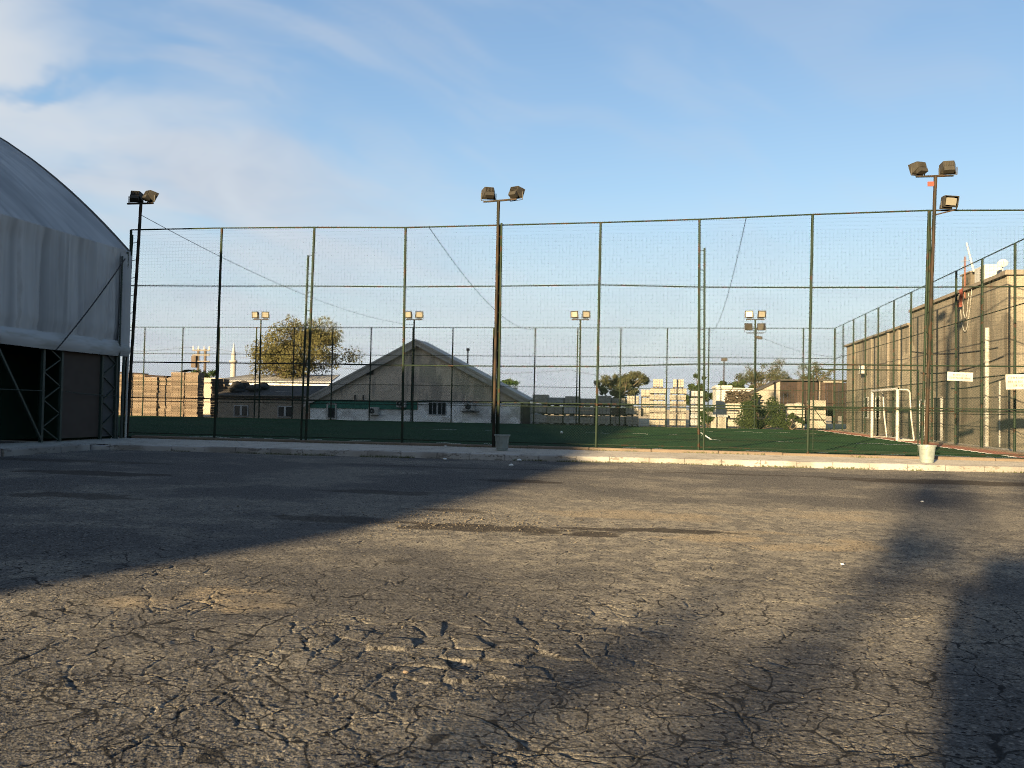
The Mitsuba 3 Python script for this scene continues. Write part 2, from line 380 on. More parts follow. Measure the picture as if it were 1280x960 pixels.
mat('m_grey_wall', lambda p, n, uv: mix((0.19, 0.17, 0.14), (0.26, 0.235, 0.19), fbm(p.x, p.z * 1.2, p.y, 4)), 0.9)
mat('m_bark', (0.10, 0.075, 0.05), 0.95)
for nm, a, b in [('m_leaf_gold', (0.066, 0.068, 0.028), (0.118, 0.102, 0.046)), ('m_leaf_green', (0.026, 0.040, 0.015), (0.052, 0.066, 0.026)), ('m_leaf_olive', (0.045, 0.050, 0.025), (0.08, 0.078, 0.042)), ('m_leaf_dark', (0.022, 0.042, 0.014), (0.045, 0.07, 0.022))]:
    scene[nm] = {'type': 'principledthin', 'base_color': proc(lambda p, n, uv, a=a, b=b: mix(a, b, noise(p.x * 1.3, p.y * 1.3, p.z * 1.3) * 0.6 + 0.4 * noise(p.x * 9, p.y * 9, p.z * 9))), 'roughness': 0.7, 'diff_trans': 0.5}
mat('m_weed', (0.06, 0.065, 0.025), 0.9, two=True)
scene['m_window'] = {'type': 'roughplastic', 'diffuse_reflectance': {'type': 'rgb', 'value': [0.012, 0.013, 0.015]}, 'alpha': 0.08}
mat('m_frame_grey', (0.33, 0.33, 0.32), 0.6)
mat('m_plastic_white', (0.33, 0.32, 0.29), 0.5, 0.4)
mat('m_housing', lambda p, n, uv: mix((0.022, 0.020, 0.017), (0.040, 0.035, 0.026), fbm(p.x * 8, p.y * 8, p.z * 8, 3)), 0.6, 0.2)
scene['m_lamp_glass'] = {'type': 'roughplastic', 'diffuse_reflectance': {'type': 'rgb', 'value': [0.165, 0.15, 0.118]}, 'alpha': 0.1}
mat('m_reflector', (0.75, 0.74, 0.70), 0.25, metallic=0.9)
mat('m_bin', lambda p, n, uv: mix((0.165, 0.185, 0.168), (0.125, 0.14, 0.127), smoothstep(0.45, 0.7, fbm(p.x * 6, p.y * 6, p.z * 5, 4))), 0.45, 0.4)
mat('m_sign', lambda p, n, uv: mix((0.30, 0.29, 0.255), (0.245, 0.225, 0.19), smoothstep(0.5, 0.75, fbm(p.x * 4, p.z * 5, 1, 4))), 0.6)
mat('m_print', (0.085, 0.05, 0.04), 0.7)
mat('m_paper', (0.5, 0.5, 0.48), 0.7)
mat('m_stone', lambda p, n, uv: mix((0.045, 0.041, 0.036), (0.12, 0.10, 0.075), cell_rand(p.x * 30, p.y * 30)), 0.9)
mat('m_red_cloth', (0.16, 0.045, 0.032), 0.9, two=True)
mat('m_minaret', (0.27, 0.245, 0.21), 0.8)
mat('m_lead', (0.22, 0.22, 0.23), 0.6)

# ---------------------------------------------------------------- ground, asphalt, pavement, pitch
struct('ground', grid(np.linspace(-2500, 2500, 41), np.linspace(-2500, 2500, 41), lambda x, y: 0 * x - 0.06), 'm_soil', 'bare soil ground reaching the horizon around the pitch and yard')
struct('yard', grid([-70, 40], [64.6, 140], lambda x, y: 0 * x + 0.14), 'm_soil', 'dusty earth yard behind the far fence of the pitch')

pts1 = np.stack(np.meshgrid(np.arange(-9, 9, 0.40), np.arange(1, 16, 0.40)), -1).reshape(-1, 2); pts1 = pts1 + rng.uniform(-0.2, 0.2, pts1.shape)
pts2 = np.stack(np.meshgrid(np.arange(-9, 9, 0.245), np.arange(1, 13, 0.245)), -1).reshape(-1, 2); pts2 = pts2 + rng.uniform(-0.12, 0.12, pts2.shape)
tree1, tree2 = cKDTree(pts1), cKDTree(pts2)
tilt1 = rng.normal(0, 1, (len(pts1), 3)); tilt2 = rng.normal(0, 1, (len(pts2), 3))
LONG = [np.array(c) for c in [
    [(-0.05, 3.6), (0.25, 4.0), (0.52, 4.15), (0.62, 4.6), (0.80, 4.75), (0.95, 5.3)], [(0.52, 4.15), (0.85, 4.05), (1.1, 4.3), (1.35, 4.2)],
    [(0.6, 6.9), (1.1, 7.2), (1.5, 7.5), (1.75, 8.1), (2.4, 8.6), (2.9, 9.5)], [(-2.8, 4.3), (-2.2, 4.15), (-1.7, 3.9), (-1.3, 3.95), (-0.7, 3.75), (-0.1, 3.8)],
    [(-2.3, 3.3), (-2.2, 4.1), (-2.25, 4.8), (-2.5, 5.6)], [(-1.65, 3.0), (-1.55, 3.6), (-1.3, 4.0), (-1.45, 4.7)],
    [(-0.9, 5.9), (-0.4, 5.95), (0.1, 6.3), (0.7, 6.2)], [(-3.6, 5.6), (-3.1, 5.3), (-2.4, 5.5), (-1.9, 5.9)], [(1.2, 5.2), (1.4, 6.2), (1.9, 6.9)]]]


def seg_dist(p, c):
    best = np.full(len(p), 9.0)
    for a, b in zip(c[:-1], c[1:]):
        t = np.clip(((p - a) @ (b - a)) / ((b - a) @ (b - a)), 0, 1)
        best = np.minimum(best, np.linalg.norm(p - a - t[:, None] * (b - a), axis=1))
    return best


def nz(p, f, o=3, seed=0):
    return meshkit.fbm(np.concatenate([p * f, np.zeros((len(p), 1))], 1), o, seed) - 0.5


def relief(X, Y, fine):
    """Height of the worn asphalt: slow waves, and near the camera its cracks, lifted slabs and open grain."""
    p = np.stack([X.ravel(), Y.ravel()], 1)
    h = 0.05 * nz(p, 0.22, 3, 1) + 0.016 * nz(p, 1.1, 3, 2)
    if fine:
        w = p + 0.16 * np.stack([nz(p, 2.3, 3, 3), nz(p, 2.3, 3, 4)], 1) + 0.05 * np.stack([nz(p, 9, 2, 5), nz(p, 9, 2, 6)], 1)
        near = np.clip((12.5 - p[:, 1]) / 3.0, 0, 1)
        u, t = (p[:, 0] + 1.0) * 0.94 + (p[:, 1] - 5.3) * 0.34, (p[:, 1] - 5.3) * 0.94 - (p[:, 0] + 1.0) * 0.34
        zone = np.exp(-((u / 1.05) ** 4 + (t / 0.95) ** 4)) * (0.6 + 0.8 * np.clip(nz(p, 1.7, 2, 21) + 0.5, 0, 1))
        zone2 = np.exp(-(((p[:, 0] - 1.35) / 0.6) ** 2 + ((p[:, 1] - 7.2) / 1.4) ** 2)) * 0.8
        m1 = np.clip((nz(p, 0.75, 3, 7) + 0.04 + 0.8 * zone + 0.3 * zone2 + 0.14 * (p[:, 1] < 6.2)) * 6, 0, 1) * near
        m2 = np.clip((nz(p, 0.9, 3, 8) - 0.13 + 0.62 * zone + 0.38 * zone2 + 0.07 * (p[:, 0] < -1) * (p[:, 1] < 6)) * 6, 0, 1) * near
        part = np.clip(nz(p, 3.0, 2, 9) * 7 + 0.45, 0, 1)
        for tr, tl, m, wd, dep, lift in ((tree1, tilt1, m1 * (1 - 0.75 * np.minimum(zone, 1)), 0.0050, 0.008, 0.006), (tree2, tilt2, np.maximum(m2, np.minimum(zone * 1.3, 1) * np.clip(nz(p, 1.9, 2, 31) * 5 + 0.95, 0, 1)), 0.0070, 0.011, 0.0085)):
            d, i = tr.query(w, k=2)
            e = (d[:, 1] - d[:, 0]) * 0.5
            open_ = m * np.maximum(part, 0.9 * np.minimum(zone, 1))
            wid = wd * (0.55 + 0.9 * np.clip(nz(p, 5, 2, 12) + 0.5, 0, 1))
            h -= dep * open_ * np.exp(-(e / wid) ** 2)
            c = tl[i[:, 0]]; q = w - tr.data[i[:, 0]]
            h += np.clip(e / 0.022, 0.15, 1) ** 0.6 * lift * m * (zone + zone2 * 0.6 + 0.12) * (0.6 * c[:, 0] + 2.2 * (c[:, 1] * q[:, 0] + c[:, 2] * q[:, 1]))
        for c in LONG:
            e = seg_dist(p + 0.22 * np.stack([nz(p, 3.5, 4, 13), nz(p, 3.5, 4, 14)], 1), c)
            h -= 0.010 * (0.35 + 0.65 * part) * np.exp(-(e / 0.006) ** 2) - 0.002 * np.exp(-(e / 0.05) ** 2)
        g = nz(p, 38, 2, 10); g2 = nz(p, 85, 1, 11)
        rough = 0.55 + 0.9 * np.clip(nz(p, 0.7, 2, 15) + 0.5, 0, 1)
        h += (0.0032 * g + 0.0030 * g2 + 0.003 * np.maximum(nz(p, 21, 2, 16) - 0.12, 0)) * rough
    return h.reshape(X.shape)


LR = [(_fw * 0 + (_f0 * 1 + s * _r0 * 640 / FOCAL)) for s in (-1, 1)]


def tier(y0, y1, step, fine, margin):
    """One strip of the lot's surface, no wider than the photograph sees plus a margin; its rim turns down."""
    def xs_at(y, d): return d[0] / d[1] * y
    xa = min(xs_at(y0, LR[0]), xs_at(y1, LR[0])) - margin; xb = max(xs_at(y0, LR[1]), xs_at(y1, LR[1])) + margin
    xs = np.arange(xa, xb + step, step); n = int(round((y1 - y0) / step)); ys = np.linspace(y0, y1, n + 1)
    keep_l = [xs_at(y, LR[0]) - margin for y in ys]; keep_r = [xs_at(y, LR[1]) + margin for y in ys]
    X, Y = np.meshgrid(xs, ys)
    X = np.clip(X, np.array(keep_l)[:, None], np.array(keep_r)[:, None])
    Z = relief(X, Y, fine)
    skirt = [(X[:1], Y[:1] - 0.001, Z[:1] - 0.05), (X, Y, Z), (X[-1:], Y[-1:] + 0.001, Z[-1:] - 0.05)]
    X, Y, Z = (np.vstack([s[k] for s in skirt]) for k in range(3))
    v = np.stack([X, Y, Z], -1).reshape(-1, 3)
    i = (np.arange(len(X) - 1)[:, None] * X.shape[1] + np.arange(X.shape[1] - 1)[None]).ravel(); n = X.shape[1]
    w = (v[i, 0] < v[i + 1, 0] - 1e-6) | (v[i + n, 0] < v[i + n + 1, 0] - 1e-6)
    i = i[w]
    f = np.vstack([np.stack([i, i + 1, i + n + 1], 1), np.stack([i, i + n + 1, i + n], 1)])
    used, inv = np.unique(f, return_inverse=True)
    return v[used], inv.reshape(f.shape)


def flank(y0, y1, margin, side):
    """The lot beside a tier, in coarser cells, level with it."""
    ys = np.arange(y0, y1 + 0.05, 0.1).clip(None, y1); d = LR[0] if side < 0 else LR[1]
    edge = d[0] / d[1] * ys + side * margin; far = -30.0 if side < 0 else 21.0
    u = np.linspace(0, 1, 150) ** 2.2
    X = (edge - side * 0.02)[:, None] * (1 - u) + far * u; Y = np.repeat(ys[:, None], len(u), 1)
    if side < 0: X = X[:, ::-1]
    Z = relief(X, Y, True) - 0.002
    v = np.stack([X, Y, Z], -1).reshape(-1, 3); n = X.shape[1]
    i = (np.arange(len(X) - 1)[:, None] * n + np.arange(n - 1)[None]).ravel()
    return v, np.vstack([np.stack([i, i + 1, i + n + 1], 1), np.stack([i, i + n + 1, i + n], 1)])


lot = [tier(2.7, 7.2, 0.0115, True, 0.25), tier(7.2, 14.5, 0.026, True, 0.3),
       grid(np.arange(-30, 21, 0.12), np.linspace(14.5, 26, 97), lambda x, y: relief(x, y, False)),
       grid(np.arange(-30, 21, 1.0), np.linspace(-60, 2.7, 64), lambda x, y: relief(x, y, False) - 0.001),
       flank(2.7, 7.2, 0.25, -1), flank(2.7, 7.2, 0.25, 1), flank(7.2, 14.5, 0.3, -1), flank(7.2, 14.5, 0.3, 1)]
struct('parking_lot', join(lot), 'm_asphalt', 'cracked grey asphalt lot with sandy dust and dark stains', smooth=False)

# loose stones on the asphalt (nobody could count them)
ico = trimesh.creation.icosahedron()
N = 4800
yy = 2.9 + (rng.random(N) ** 1.6) * 16; xx = rng.uniform(-1, 1, N) * (0.9 + yy * 0.70) - 0.10 * yy
xx[:1300] = rng.normal(-2.5, 1.05, 1300); yy[:1300] = rng.normal(10.9, 0.65, 1300)
size = 0.0022 + 0.0065 * rng.random(N) ** 5 + 0.00018 * yy
size[:1300] *= rng.uniform(0.7, 1.9, 1300)
zz = relief(xx[None], yy[None], True)[0]
V = ico.vertices[None] * rng.uniform(0.6, 1.3, (N, 12, 1)) * size[:, None, None] * np.array([1, 1, 0.7]) + np.stack([xx, yy, zz + size * 0.35], 1)[:, None]
put('gravel', (V.reshape(-1, 3), (ico.faces[None] + np.arange(N)[:, None, None] * 12).reshape(-1, 3)), 'm_stone', kind='stuff', label='loose gravel and small stones scattered over the asphalt')
labels['gravel']['category'] = 'gravel'

# kerb stones along the fence pavement and in front of the tent, each a stone of its own
KA, KB = np.array([-16.2, 22.95]), np.array([16.0, 24.62])
kd = (KB - KA) / np.linalg.norm(KB - KA)
kdeg = math.degrees(math.atan2(kd[1], kd[0]))


def kerb_stone(L):
    n = 9
    m = join([grid(np.linspace(0, L, n), [0, 0.012, 0.022, 0.04, 0.20], lambda x, y: 0 * x)])
    v = m[0].copy()
    prof = {0: -0.06, 0.012: 0.115, 0.022: 0.148, 0.04: 0.165, 0.20: 0.17}
    v[:, 2] = [min(prof.items(), key=lambda kv: abs(kv[0] - t))[1] for t in v[:, 1]]
    jit = meshkit.fbm(v * 7 + rng.uniform(0, 90, 3), 3) - 0.5
    v[:, 1] += 0.030 * jit * (v[:, 1] < 0.1); v[:, 2] += 0.028 * (meshkit.fbm(v * 6 + rng.uniform(0, 90, 3), 3) - 0.5) * (v[:, 2] > 0)
    ends = []
    for x in (0, L):
        r = v[np.abs(v[:, 0] - (0 if x == 0 else L)) < 1e-9]
        k = len(r); base = np.vstack([r, [[x, 0.2, -0.06]]])
        ends.append((base, np.array([[k, j, j + 1] if x == 0 else [k, j + 1, j] for j in range(k - 1)])))
    return join([(v, m[1])] + ends)


labels['kerb'] = {'label': 'worn white painted kerb running along the fence pavement', 'kind': 'structure'}
s, total = 0.0, np.linalg.norm(KB - KA)
while s < total:
    L = rng.uniform(0.92, 1.08)
    q = KA + kd * s
    put('stone', turn(move(kerb_stone(L - 0.014), y=rng.uniform(-0.012, 0.012), z=rng.uniform(-0.008, 0.008)), rng.uniform(-0.6, 0.6)), 'm_kerb', 'kerb', smooth=40, world=at(q[0], q[1], 0, kdeg))
    s += L
labels['tent_kerb'] = {'label': 'chipped white kerb in the shade in front of the tent', 'kind': 'structure'}
yk = 22.55
while yk > 4:
    L = rng.uniform(0.9, 1.3)
    put('stone', turn(move(kerb_stone(L - 0.03), y=rng.uniform(-0.03, 0.03), z=rng.uniform(-0.01, 0.05)), rng.uniform(-1.6, 1.6)), 'm_kerb', 'tent_kerb', smooth=40, world=at(-16.45, yk - L, 0, 90))
    yk -= L

pav = lambda x, y: 0.158 + 0.014 * (meshkit.fbm(np.stack([x * 0.8, y * 0.8, 0 * x], -1), 3) - 0.5)
xs = np.arange(-19, 16.1, 0.35)
front = KA[1] + (xs - KA[0]) * kd[1] / kd[0] + 0.17
P, F = grid(xs, np.linspace(0, 1, 14), lambda x, y: 0 * x)
P = P.copy(); fr = np.interp(P[:, 0], xs, front); P[:, 1] = fr + (27.16 - fr) * P[:, 1]; P[:, 2] = pav(P[:, 0], P[:, 1])
struct('pavement', join([(P, F), grid(np.arange(-18.9, -16.55, 0.29), np.arange(3, 23.2, 0.4), pav)]), 'm_concrete', 'narrow stained concrete pavement between the kerb and the fence', smooth=True)
labels['plinth'] = {'label': 'low brownish concrete plinth under the near fence', 'kind': 'structure'}
x = -18.3
while x < 15:
    L = rng.uniform(1.9, 2.1)
    put('block', rbox(x, x + L - 0.015, 27.17, 27.44, 0.0, 0.235 + rng.uniform(-0.012, 0.012), 0.015), 'm_plinth', 'plinth')
    x += L
put('block', box(11.72, 12.08, 27.5, 64, 0, 0.255), 'm_plinth', 'plinth')
struct('pitch', grid(np.linspace(-48, 10.75, 60), np.linspace(27.44, 63.4, 40), lambda x, y: 0.205 + 0.02 * (meshkit.fbm(np.stack([x * 0.3, y * 0.3, 0 * x], -1), 2) - 0.5)), 'm_turf', 'green artificial turf football pitch inside the fences', smooth=True)
struct('path', grid([10.75, 11.72], np.linspace(27.44, 63.4, 10), lambda x, y: 0 * x + 0.212), 'm_red_path', 'narrow red brown strip between the turf and the right fence')
struct('side_path', grid([12.08, 13.6], np.linspace(26, 70, 10), lambda x, y: 0 * x + 0.17), 'm_concrete', 'concrete strip between the right fence and the rendered building')


def worn_line(x0, x1, y0, y1, keep, seed):
    r = np.random.default_rng(seed); out = []
    horizontal = (x1 - x0) > (y1 - y0); L = max(x1 - x0, y1 - y0); t = 0.0
    while t < L:
        l = r.uniform(0.25, 0.9)
        if r.random() < keep:
            g = grid(np.linspace(x0 + t, x0 + min(t + l, L), 3), [y0, y1], lambda x, y: 0 * x + 0.222) if horizontal else grid([x0, x1], np.linspace(y0 + t, y0 + min(t + l, L), 3), lambda x, y: 0 * x + 0.222)
            g = (g[0] + r.uniform(-0.012, 0.012, g[0].shape) * [1, 1, 0.1], g[1]); out.append(g)
        t += l
    return join(out)


struct('pitch_markings', join([worn_line(2.0, 2.1, 37.7, 53.2, 0.25, 1), worn_line(2.0, 2.1, 38.2, 46.5, 0.85, 5), worn_line(2.0, 10.7, 37.6, 37.7, 0.35, 2), worn_line(2.0, 10.7, 53.2, 53.3, 0.4, 3), worn_line(-17.6, 10.7, 28.2, 28.3, 0.45, 4),
                               worn_line(-12, 2, 44, 44.1, 0.35, 6), worn_line(10.62, 10.72, 28, 63, 0.8, 7), worn_line(-30, 10, 62.6, 62.7, 0.3, 8)]), 'm_line', 'worn white and cream lines on the turf')

# ---------------------------------------------------------------- fences
def net_mesh(p0, p1, z0, z1, cell, r, seed):
    """A square knotted net hung between two uprights lines, sagging a little between its cords."""
    rg = np.random.default_rng(seed)
    p0, p1 = np.asarray(p0, float), np.asarray(p1, float); L = np.linalg.norm(p1 - p0); d = (p1 - p0) / L; nrm = np.array([-d[1], d[0]])
    ns, nzc = int(L / cell), int((z1 - z0) / cell)
    S, Z = np.meshgrid(np.linspace(0, L, ns + 1), np.linspace(z0, z1, nzc + 1))
    q = np.stack([S, Z * 1.0, 0 * S], -1)
    sag = 0.05 * (meshkit.fbm(q * 0.35 + seed, 2) - 0.5) + 0.02 * (meshkit.fbm(q * 2.0, 2) - 0.5)
    edge = np.sin(np.pi * np.clip((Z - z0) / (z1 - z0), 0, 1))
    off = 0.10 * (meshkit.fbm(q * 0.5 + 40, 2) - 0.5) * edge
    S2 = S + 0.05 * (meshkit.fbm(q * 0.6 + 9, 2) - 0.5) * edge
    W = np.stack([p0[0] + d[0] * S2 + nrm[0] * off, p0[1] + d[1] * S2 + nrm[1] * off, Z + sag * edge], -1)
    st = 4
    rows = W[:, ::st]; cols = W[::st]
    A = [rows[:, :-1].reshape(-1, 3), cols[:-1].reshape(-1, 3)]; B = [rows[:, 1:].reshape(-1, 3), cols[1:].reshape(-1, 3)]
    return many_bars(np.vstack(A), np.vstack(B), r)


def chain_mesh(p0, p1, z0, z1, cell, r):
    """Chain link: two sets of wires crossing at 45 degrees."""
    p0, p1 = np.asarray(p0, float), np.asarray(p1, float); L = np.linalg.norm(p1 - p0); d = (p1 - p0) / L; H = z1 - z0
    A, B = [], []
    for sgn in (1, -1):
        for s0 in np.arange(-H, L, cell):
            a, b = s0, s0 + H
            lo, hi = max(a, 0), min(b, L)
            if hi - lo < 0.02: continue
            za, zb = z0 + (lo - a), z0 + (hi - a)
            if sgn < 0: za, zb = z1 - (lo - a), z1 - (hi - a)
            o = 0.003 * sgn
            A.append([p0[0] + d[0] * lo - d[1] * o, p0[1] + d[1] * lo + d[0] * o, za]); B.append([p0[0] + d[0] * hi - d[1] * o, p0[1] + d[1] * hi + d[0] * o, zb])
    return many_bars(A, B, r)


def fence(label, posts, rails, span, net, chain, net_cell, seed, hw=0.042):
    """posts: foot and head of each; rails: lists of points per rail line, each stretch a part."""
    t = thing('pitch_fence', label, 'fence', 'tall green fences round the pitch')
    for a, b in posts:
        put('post', tube([a, b], hw, 8), 'm_fence', t, smooth=True)
    for nm, r, pts in rails:
        for a, b in zip(pts[:-1], pts[1:]):
            put(nm, tube([a, b], r, 6), 'm_fence', t, smooth=True)
    put('net', net_mesh(span[0], span[1], net[0], net[1], net_cell, 0.0018, seed), 'm_net', t, kind='stuff', label='thin square nylon net in the upper part of the fence')
    put('chain_link', chain_mesh(span[0], span[1], chain[0], chain[1], 0.085, 0.0020), 'm_chain', t, kind='stuff', label='green chain link mesh in the lower part of the fence')
    return t


YN = 27.3
near = [(-18.60, -18.63, 7.50), (-15.23, -15.16, 7.50), (-11.89, -11.76, 7.46), (-8.51, -8.54, 7.39), (-5.31, -5.34, 7.41), (-2.10, -2.06, 7.43), (1.09, 1.03, 7.47), (4.34, 4.42, 7.55), (7.75, 7.78, 7.60), (11.88, 11.9, 7.52), (15.2, 15.2, 7.5)]
mids = lambda zs: [(h if k > 3 else (f * (k - 0) / 3 * 0 + f), YN, z) for k, ((f, h, _), z) in enumerate(zip(near, zs))]
z54 = [5.52, 5.48, 5.46, 5.41, 5.41, 5.43, 5.34, 5.30, 5.29, 5.29, 5.29]; z28 = [2.82, 2.82, 2.82, 2.80, 2.80, 2.82, 2.93, 2.95, 2.94, 2.94, 2.94]
fa = fence('tall green metal fence with netting across the whole view, nearest of the three', [((f, YN, 0.2), (h, YN, z)) for f, h, z in near],
           [('top_rail', 0.024, [(h, YN, z) for f, h, z in near]), ('upper_rail', 0.020, mids(z54)), ('middle_rail', 0.022, [(f, YN, z) for (f, h, _), z in zip(near, z28)]),
            ('lower_rail', 0.018, [(f, YN, 1.57 + 0.012 * k) for k, (f, h, _) in enumerate(near)]), ('lower_rail', 0.012, [(f, YN - 0.02, 1.45 + 0.016 * k) for k, (f, h, _) in enumerate(near)]), ('bottom_rail', 0.014, [(f, YN, 0.34) for f, h, _ in near])],
           ((-18.6, YN), (14.5, YN)), (2.88, 7.42), (0.26, 2.82), 0.115, 3)
for xb, ztop, side in ((-11.89, 6.5, -1), (1.09, 6.56, 1)):
    lp = put('ladder_pole', tube([(xb + side * 0.16, YN - 0.02, 0.2), (xb + side * 0.14 + (0.13 if side < 0 else -0.06) * 0.6, YN - 0.02, ztop)], 0.034, 8), 'm_fence', fa, smooth=True)
    for z in np.arange(0.9, ztop, 0.62):
        put('rung', tube([(xb + side * 0.15 + (0.13 if side < 0 else -0.06) * 0.6 * z / ztop, YN - 0.02, z), (xb + (0.13 if side < 0 else -0.06) * z / 7.4, YN, z + 0.02)], 0.011, 6), 'm_fence', lp)
right = [32.05, 35.14, 38.1, 41.3, 44.68, 47.87, 51.2, 54.33, 57.6, 60.86]
rp = [((11.9, y, 0.22), (11.9, y, 7.44)) for y in [27.33] + right + [63.6]]
ry = [27.33] + right + [63.6]
fence('green fence receding along the side of the rendered building, right of the pitch', rp,
      [('top_rail', 0.024, [(11.9, y, 7.46) for y in ry]), ('upper_rail', 0.02, [(11.9, y, 5.28) for y in ry]), ('middle_rail', 0.022, [(11.9, y, 2.92) for y in ry]), ('lower_rail', 0.018, [(11.9, y, 1.65) for y in ry]), ('lower_rail', 0.012, [(11.88, y, 1.52) for y in ry])],
      ((11.9, YN), (11.9, 63.6)), (2.95, 7.4), (0.26, 2.9), 0.13, 8, 0.045)
farx = [-48.1, -44.9, -41.9, -38.5, -35.3, -32.1, -28.9, -25.67, -22.52, -19.15, -15.97, -12.8, -9.6, -6.4, -3.2, 0.18, 3.16, 6.45, 9.73, 11.85]
YF = 63.6
fence('green fence at the far end of the pitch, before the stacks and gabled building', [((x, YF, 0.2), (x + 0.02, YF, 7.42)) for x in farx],
      [('top_rail', 0.026, [(x, YF, 7.45) for x in farx]), ('upper_rail', 0.022, [(x, YF, 5.3) for x in farx]), ('middle_rail', 0.022, [(x, YF, 3.0) for x in farx]), ('lower_rail', 0.02, [(x, YF, 1.66) for x in farx])],
      ((-48.1, YF), (11.85, YF)), (3.0, 7.4), (0.26, 2.95), 0.14, 12, 0.05)

# gate in the near fence, beside the right mast
g = thing('fence_gate', 'green tube frame gate in the near fence left of the right lamp mast', 'gate')
for a, b, nm in [((4.50, 0.3), (4.50, 2.80), 'stile'), ((7.50, 0.3), (7.50, 2.80), 'stile'), ((4.50, 2.80), (7.50, 2.80), 'rail'), ((4.50, 0.3), (7.50, 0.3), 'rail'), ((4.5, 1.62), (7.5, 1.62), 'rail')]:
    put(nm, tube([(a[0], YN + 0.055, a[1]), (b[0], YN + 0.055, b[1])], 0.020, 8), 'm_fence', g, smooth=True)
put('brace', tube([(4.52, YN + 0.055, 1.6), (5.0, YN + 0.055, 0.95)], 0.012, 6), 'm_fence', g)

# ---------------------------------------------------------------- floodlight masts
def head_parts(w=0.42, h=0.31):
    """A floodlight pointing along +y: housing, front glass, gear box; origin at its middle."""
    fr = np.array([[-w / 2, 0.10, -h / 2], [w / 2, 0.10, -h / 2], [w / 2, 0.10, h / 2], [-w / 2, 0.10, h / 2]])
    mid = fr * [1, 0, 1] + [0, 0.04, 0]
    bk = fr * [0.70, 0, 0.62] + [0, -0.17, 0.02]
    v = np.vstack([bk, mid, fr])
    f = [[0, 1, 2], [0, 2, 3]]
    for r in (0, 4):
        for k in range(4):
            a, b = r + k, r + (k + 1) % 4
            f += [[a, a + 4, b], [b, a + 4, b + 4]]
    shell = (v, np.array(f))
    rim = [box(-w / 2 - 0.012, w / 2 + 0.012, 0.09, 0.12, s * h / 2 - 0.012, s * h / 2 + 0.012) for s in (-1, 1)] + [box(s * w / 2 - 0.012, s * w / 2 + 0.012, 0.0905, 0.1195, -h / 2 + 0.012, h / 2 - 0.012) for s in (-1, 1)]
    fins = [box(x - 0.006, x + 0.006, -0.205, -0.10, -h * 0.24, h * 0.30) for x in np.linspace(-w * 0.28, w * 0.28, 6)]
    gear = box(-w * 0.33, w * 0.33, -0.20, -0.02, -h / 2 - 0.07, -h * 0.30)
    glass = box(-w / 2 + 0.05, w / 2 - 0.05, 0.092, 0.104, -h / 2 + 0.045, h / 2 - 0.05)
    return join([shell] + rim + fins + [gear]), glass


def floodlight(parent, x, y, z, yaw, tilt, base_z, w=0.42, h=0.31):
    hs, gl = head_parts(w, h)
    pose = lambda m: move(turn(turn(m, -tilt, 'x'), yaw), x, y, z)
    k = put('floodlight', pose(hs), 'm_housing', parent)
    put('glass', pose(gl), 'm_lamp_glass', k)
    d = np.array([math.cos(math.radians(yaw)), math.sin(math.radians(yaw))])
    put('bracket', join([bar((x + s * d[0] * (w / 2 + 0.03), y + s * d[1] * (w / 2 + 0.03), base_z), (x + s * d[0] * (w / 2 + 0.03), y + s * d[1] * (w / 2 + 0.03), z), 0.03, 0.012) for s in (-1, 1)] +
                        [bar((x - d[0] * (w / 2 + 0.03), y - d[1] * (w / 2 + 0.03), base_z), (x + d[0] * (w / 2 + 0.03), y + d[1] * (w / 2 + 0.03), base_z), 0.03, 0.012)]), 'm_housing', k)


def near_mast(label, foot, top, heads, arm, ladder=None):
    t = thing('floodlight_mast', label, 'floodlight', 'floodlight masts along the near fence')
    put('pole', tube([(foot, 27.18, 0.16), (top[0], 27.18, top[1])], 0.052, 10), 'm_rusty', t, smooth=True)
    put('crossarm', bar((arm[0], 27.18, top[1]), (arm[1], 27.18, top[1] + arm[2]), 0.06, 0.05), 'm_rusty', t)
    if ladder:
        lp = put('ladder_rail', tube([(ladder[0], 27.19, 0.16), (ladder[1], 27.19, ladder[2])], 0.036, 8), 'm_fence', t, smooth=True)
        for z in np.arange(0.8, ladder[2] - 0.1, 0.62):
            u = z / ladder[2]; v = z / top[1]
            put('rung', tube([(ladder[0] + (ladder[1] - ladder[0]) * u, 27.185, z), (foot + (top[0] - foot) * v, 27.185, z + 0.04)], 0.012, 6), 'm_fence', lp)
    for hx, hz, yaw, tilt in heads:
        floodlight(t, hx, 27.22, hz, yaw, tilt, top[1] + 0.03)
    return t


near_mast('leaning dark floodlight mast with two heads beside the tent corner', -18.48, (-18.20, 8.40), [(-18.42, 8.66, 18, 26), (-17.84, 8.66, -30, 26)], (-18.72, -17.72, 0.0), (-18.64, -18.50, 7.3))
near_mast('floodlight mast with two heads in the middle of the near fence, bin at its foot', -5.40, (-5.38, 8.16), [(-5.72, 8.45, 20, 24), (-4.80, 8.45, -26, 24)], (-5.88, -4.78, 0.06), (-5.24, -5.27, 7.45))
mr = near_mast('rusty floodlight mast with two heads and a third lower lamp, right end of near fence', 7.66, (7.90, 8.60), [(7.42, 8.86, 28, 20), (8.26, 8.86, -8, 20)], (7.35, 8.40, 0.0), (7.56, 7.72, 7.55))
put('side_arm', bar((7.83, 27.18, 7.42), (8.40, 27.10, 7.55), 0.035), 'm_rusty', mr)
floodlight(mr, 8.24, 27.05, 7.80, 200, 12, 7.58, w=0.44, h=0.31)
put('tag', box(7.66, 7.84, 27.10, 27.12, 8.28, 8.42), 'm_red_cloth', mr, label='small faded red tag wired under the crossarm')


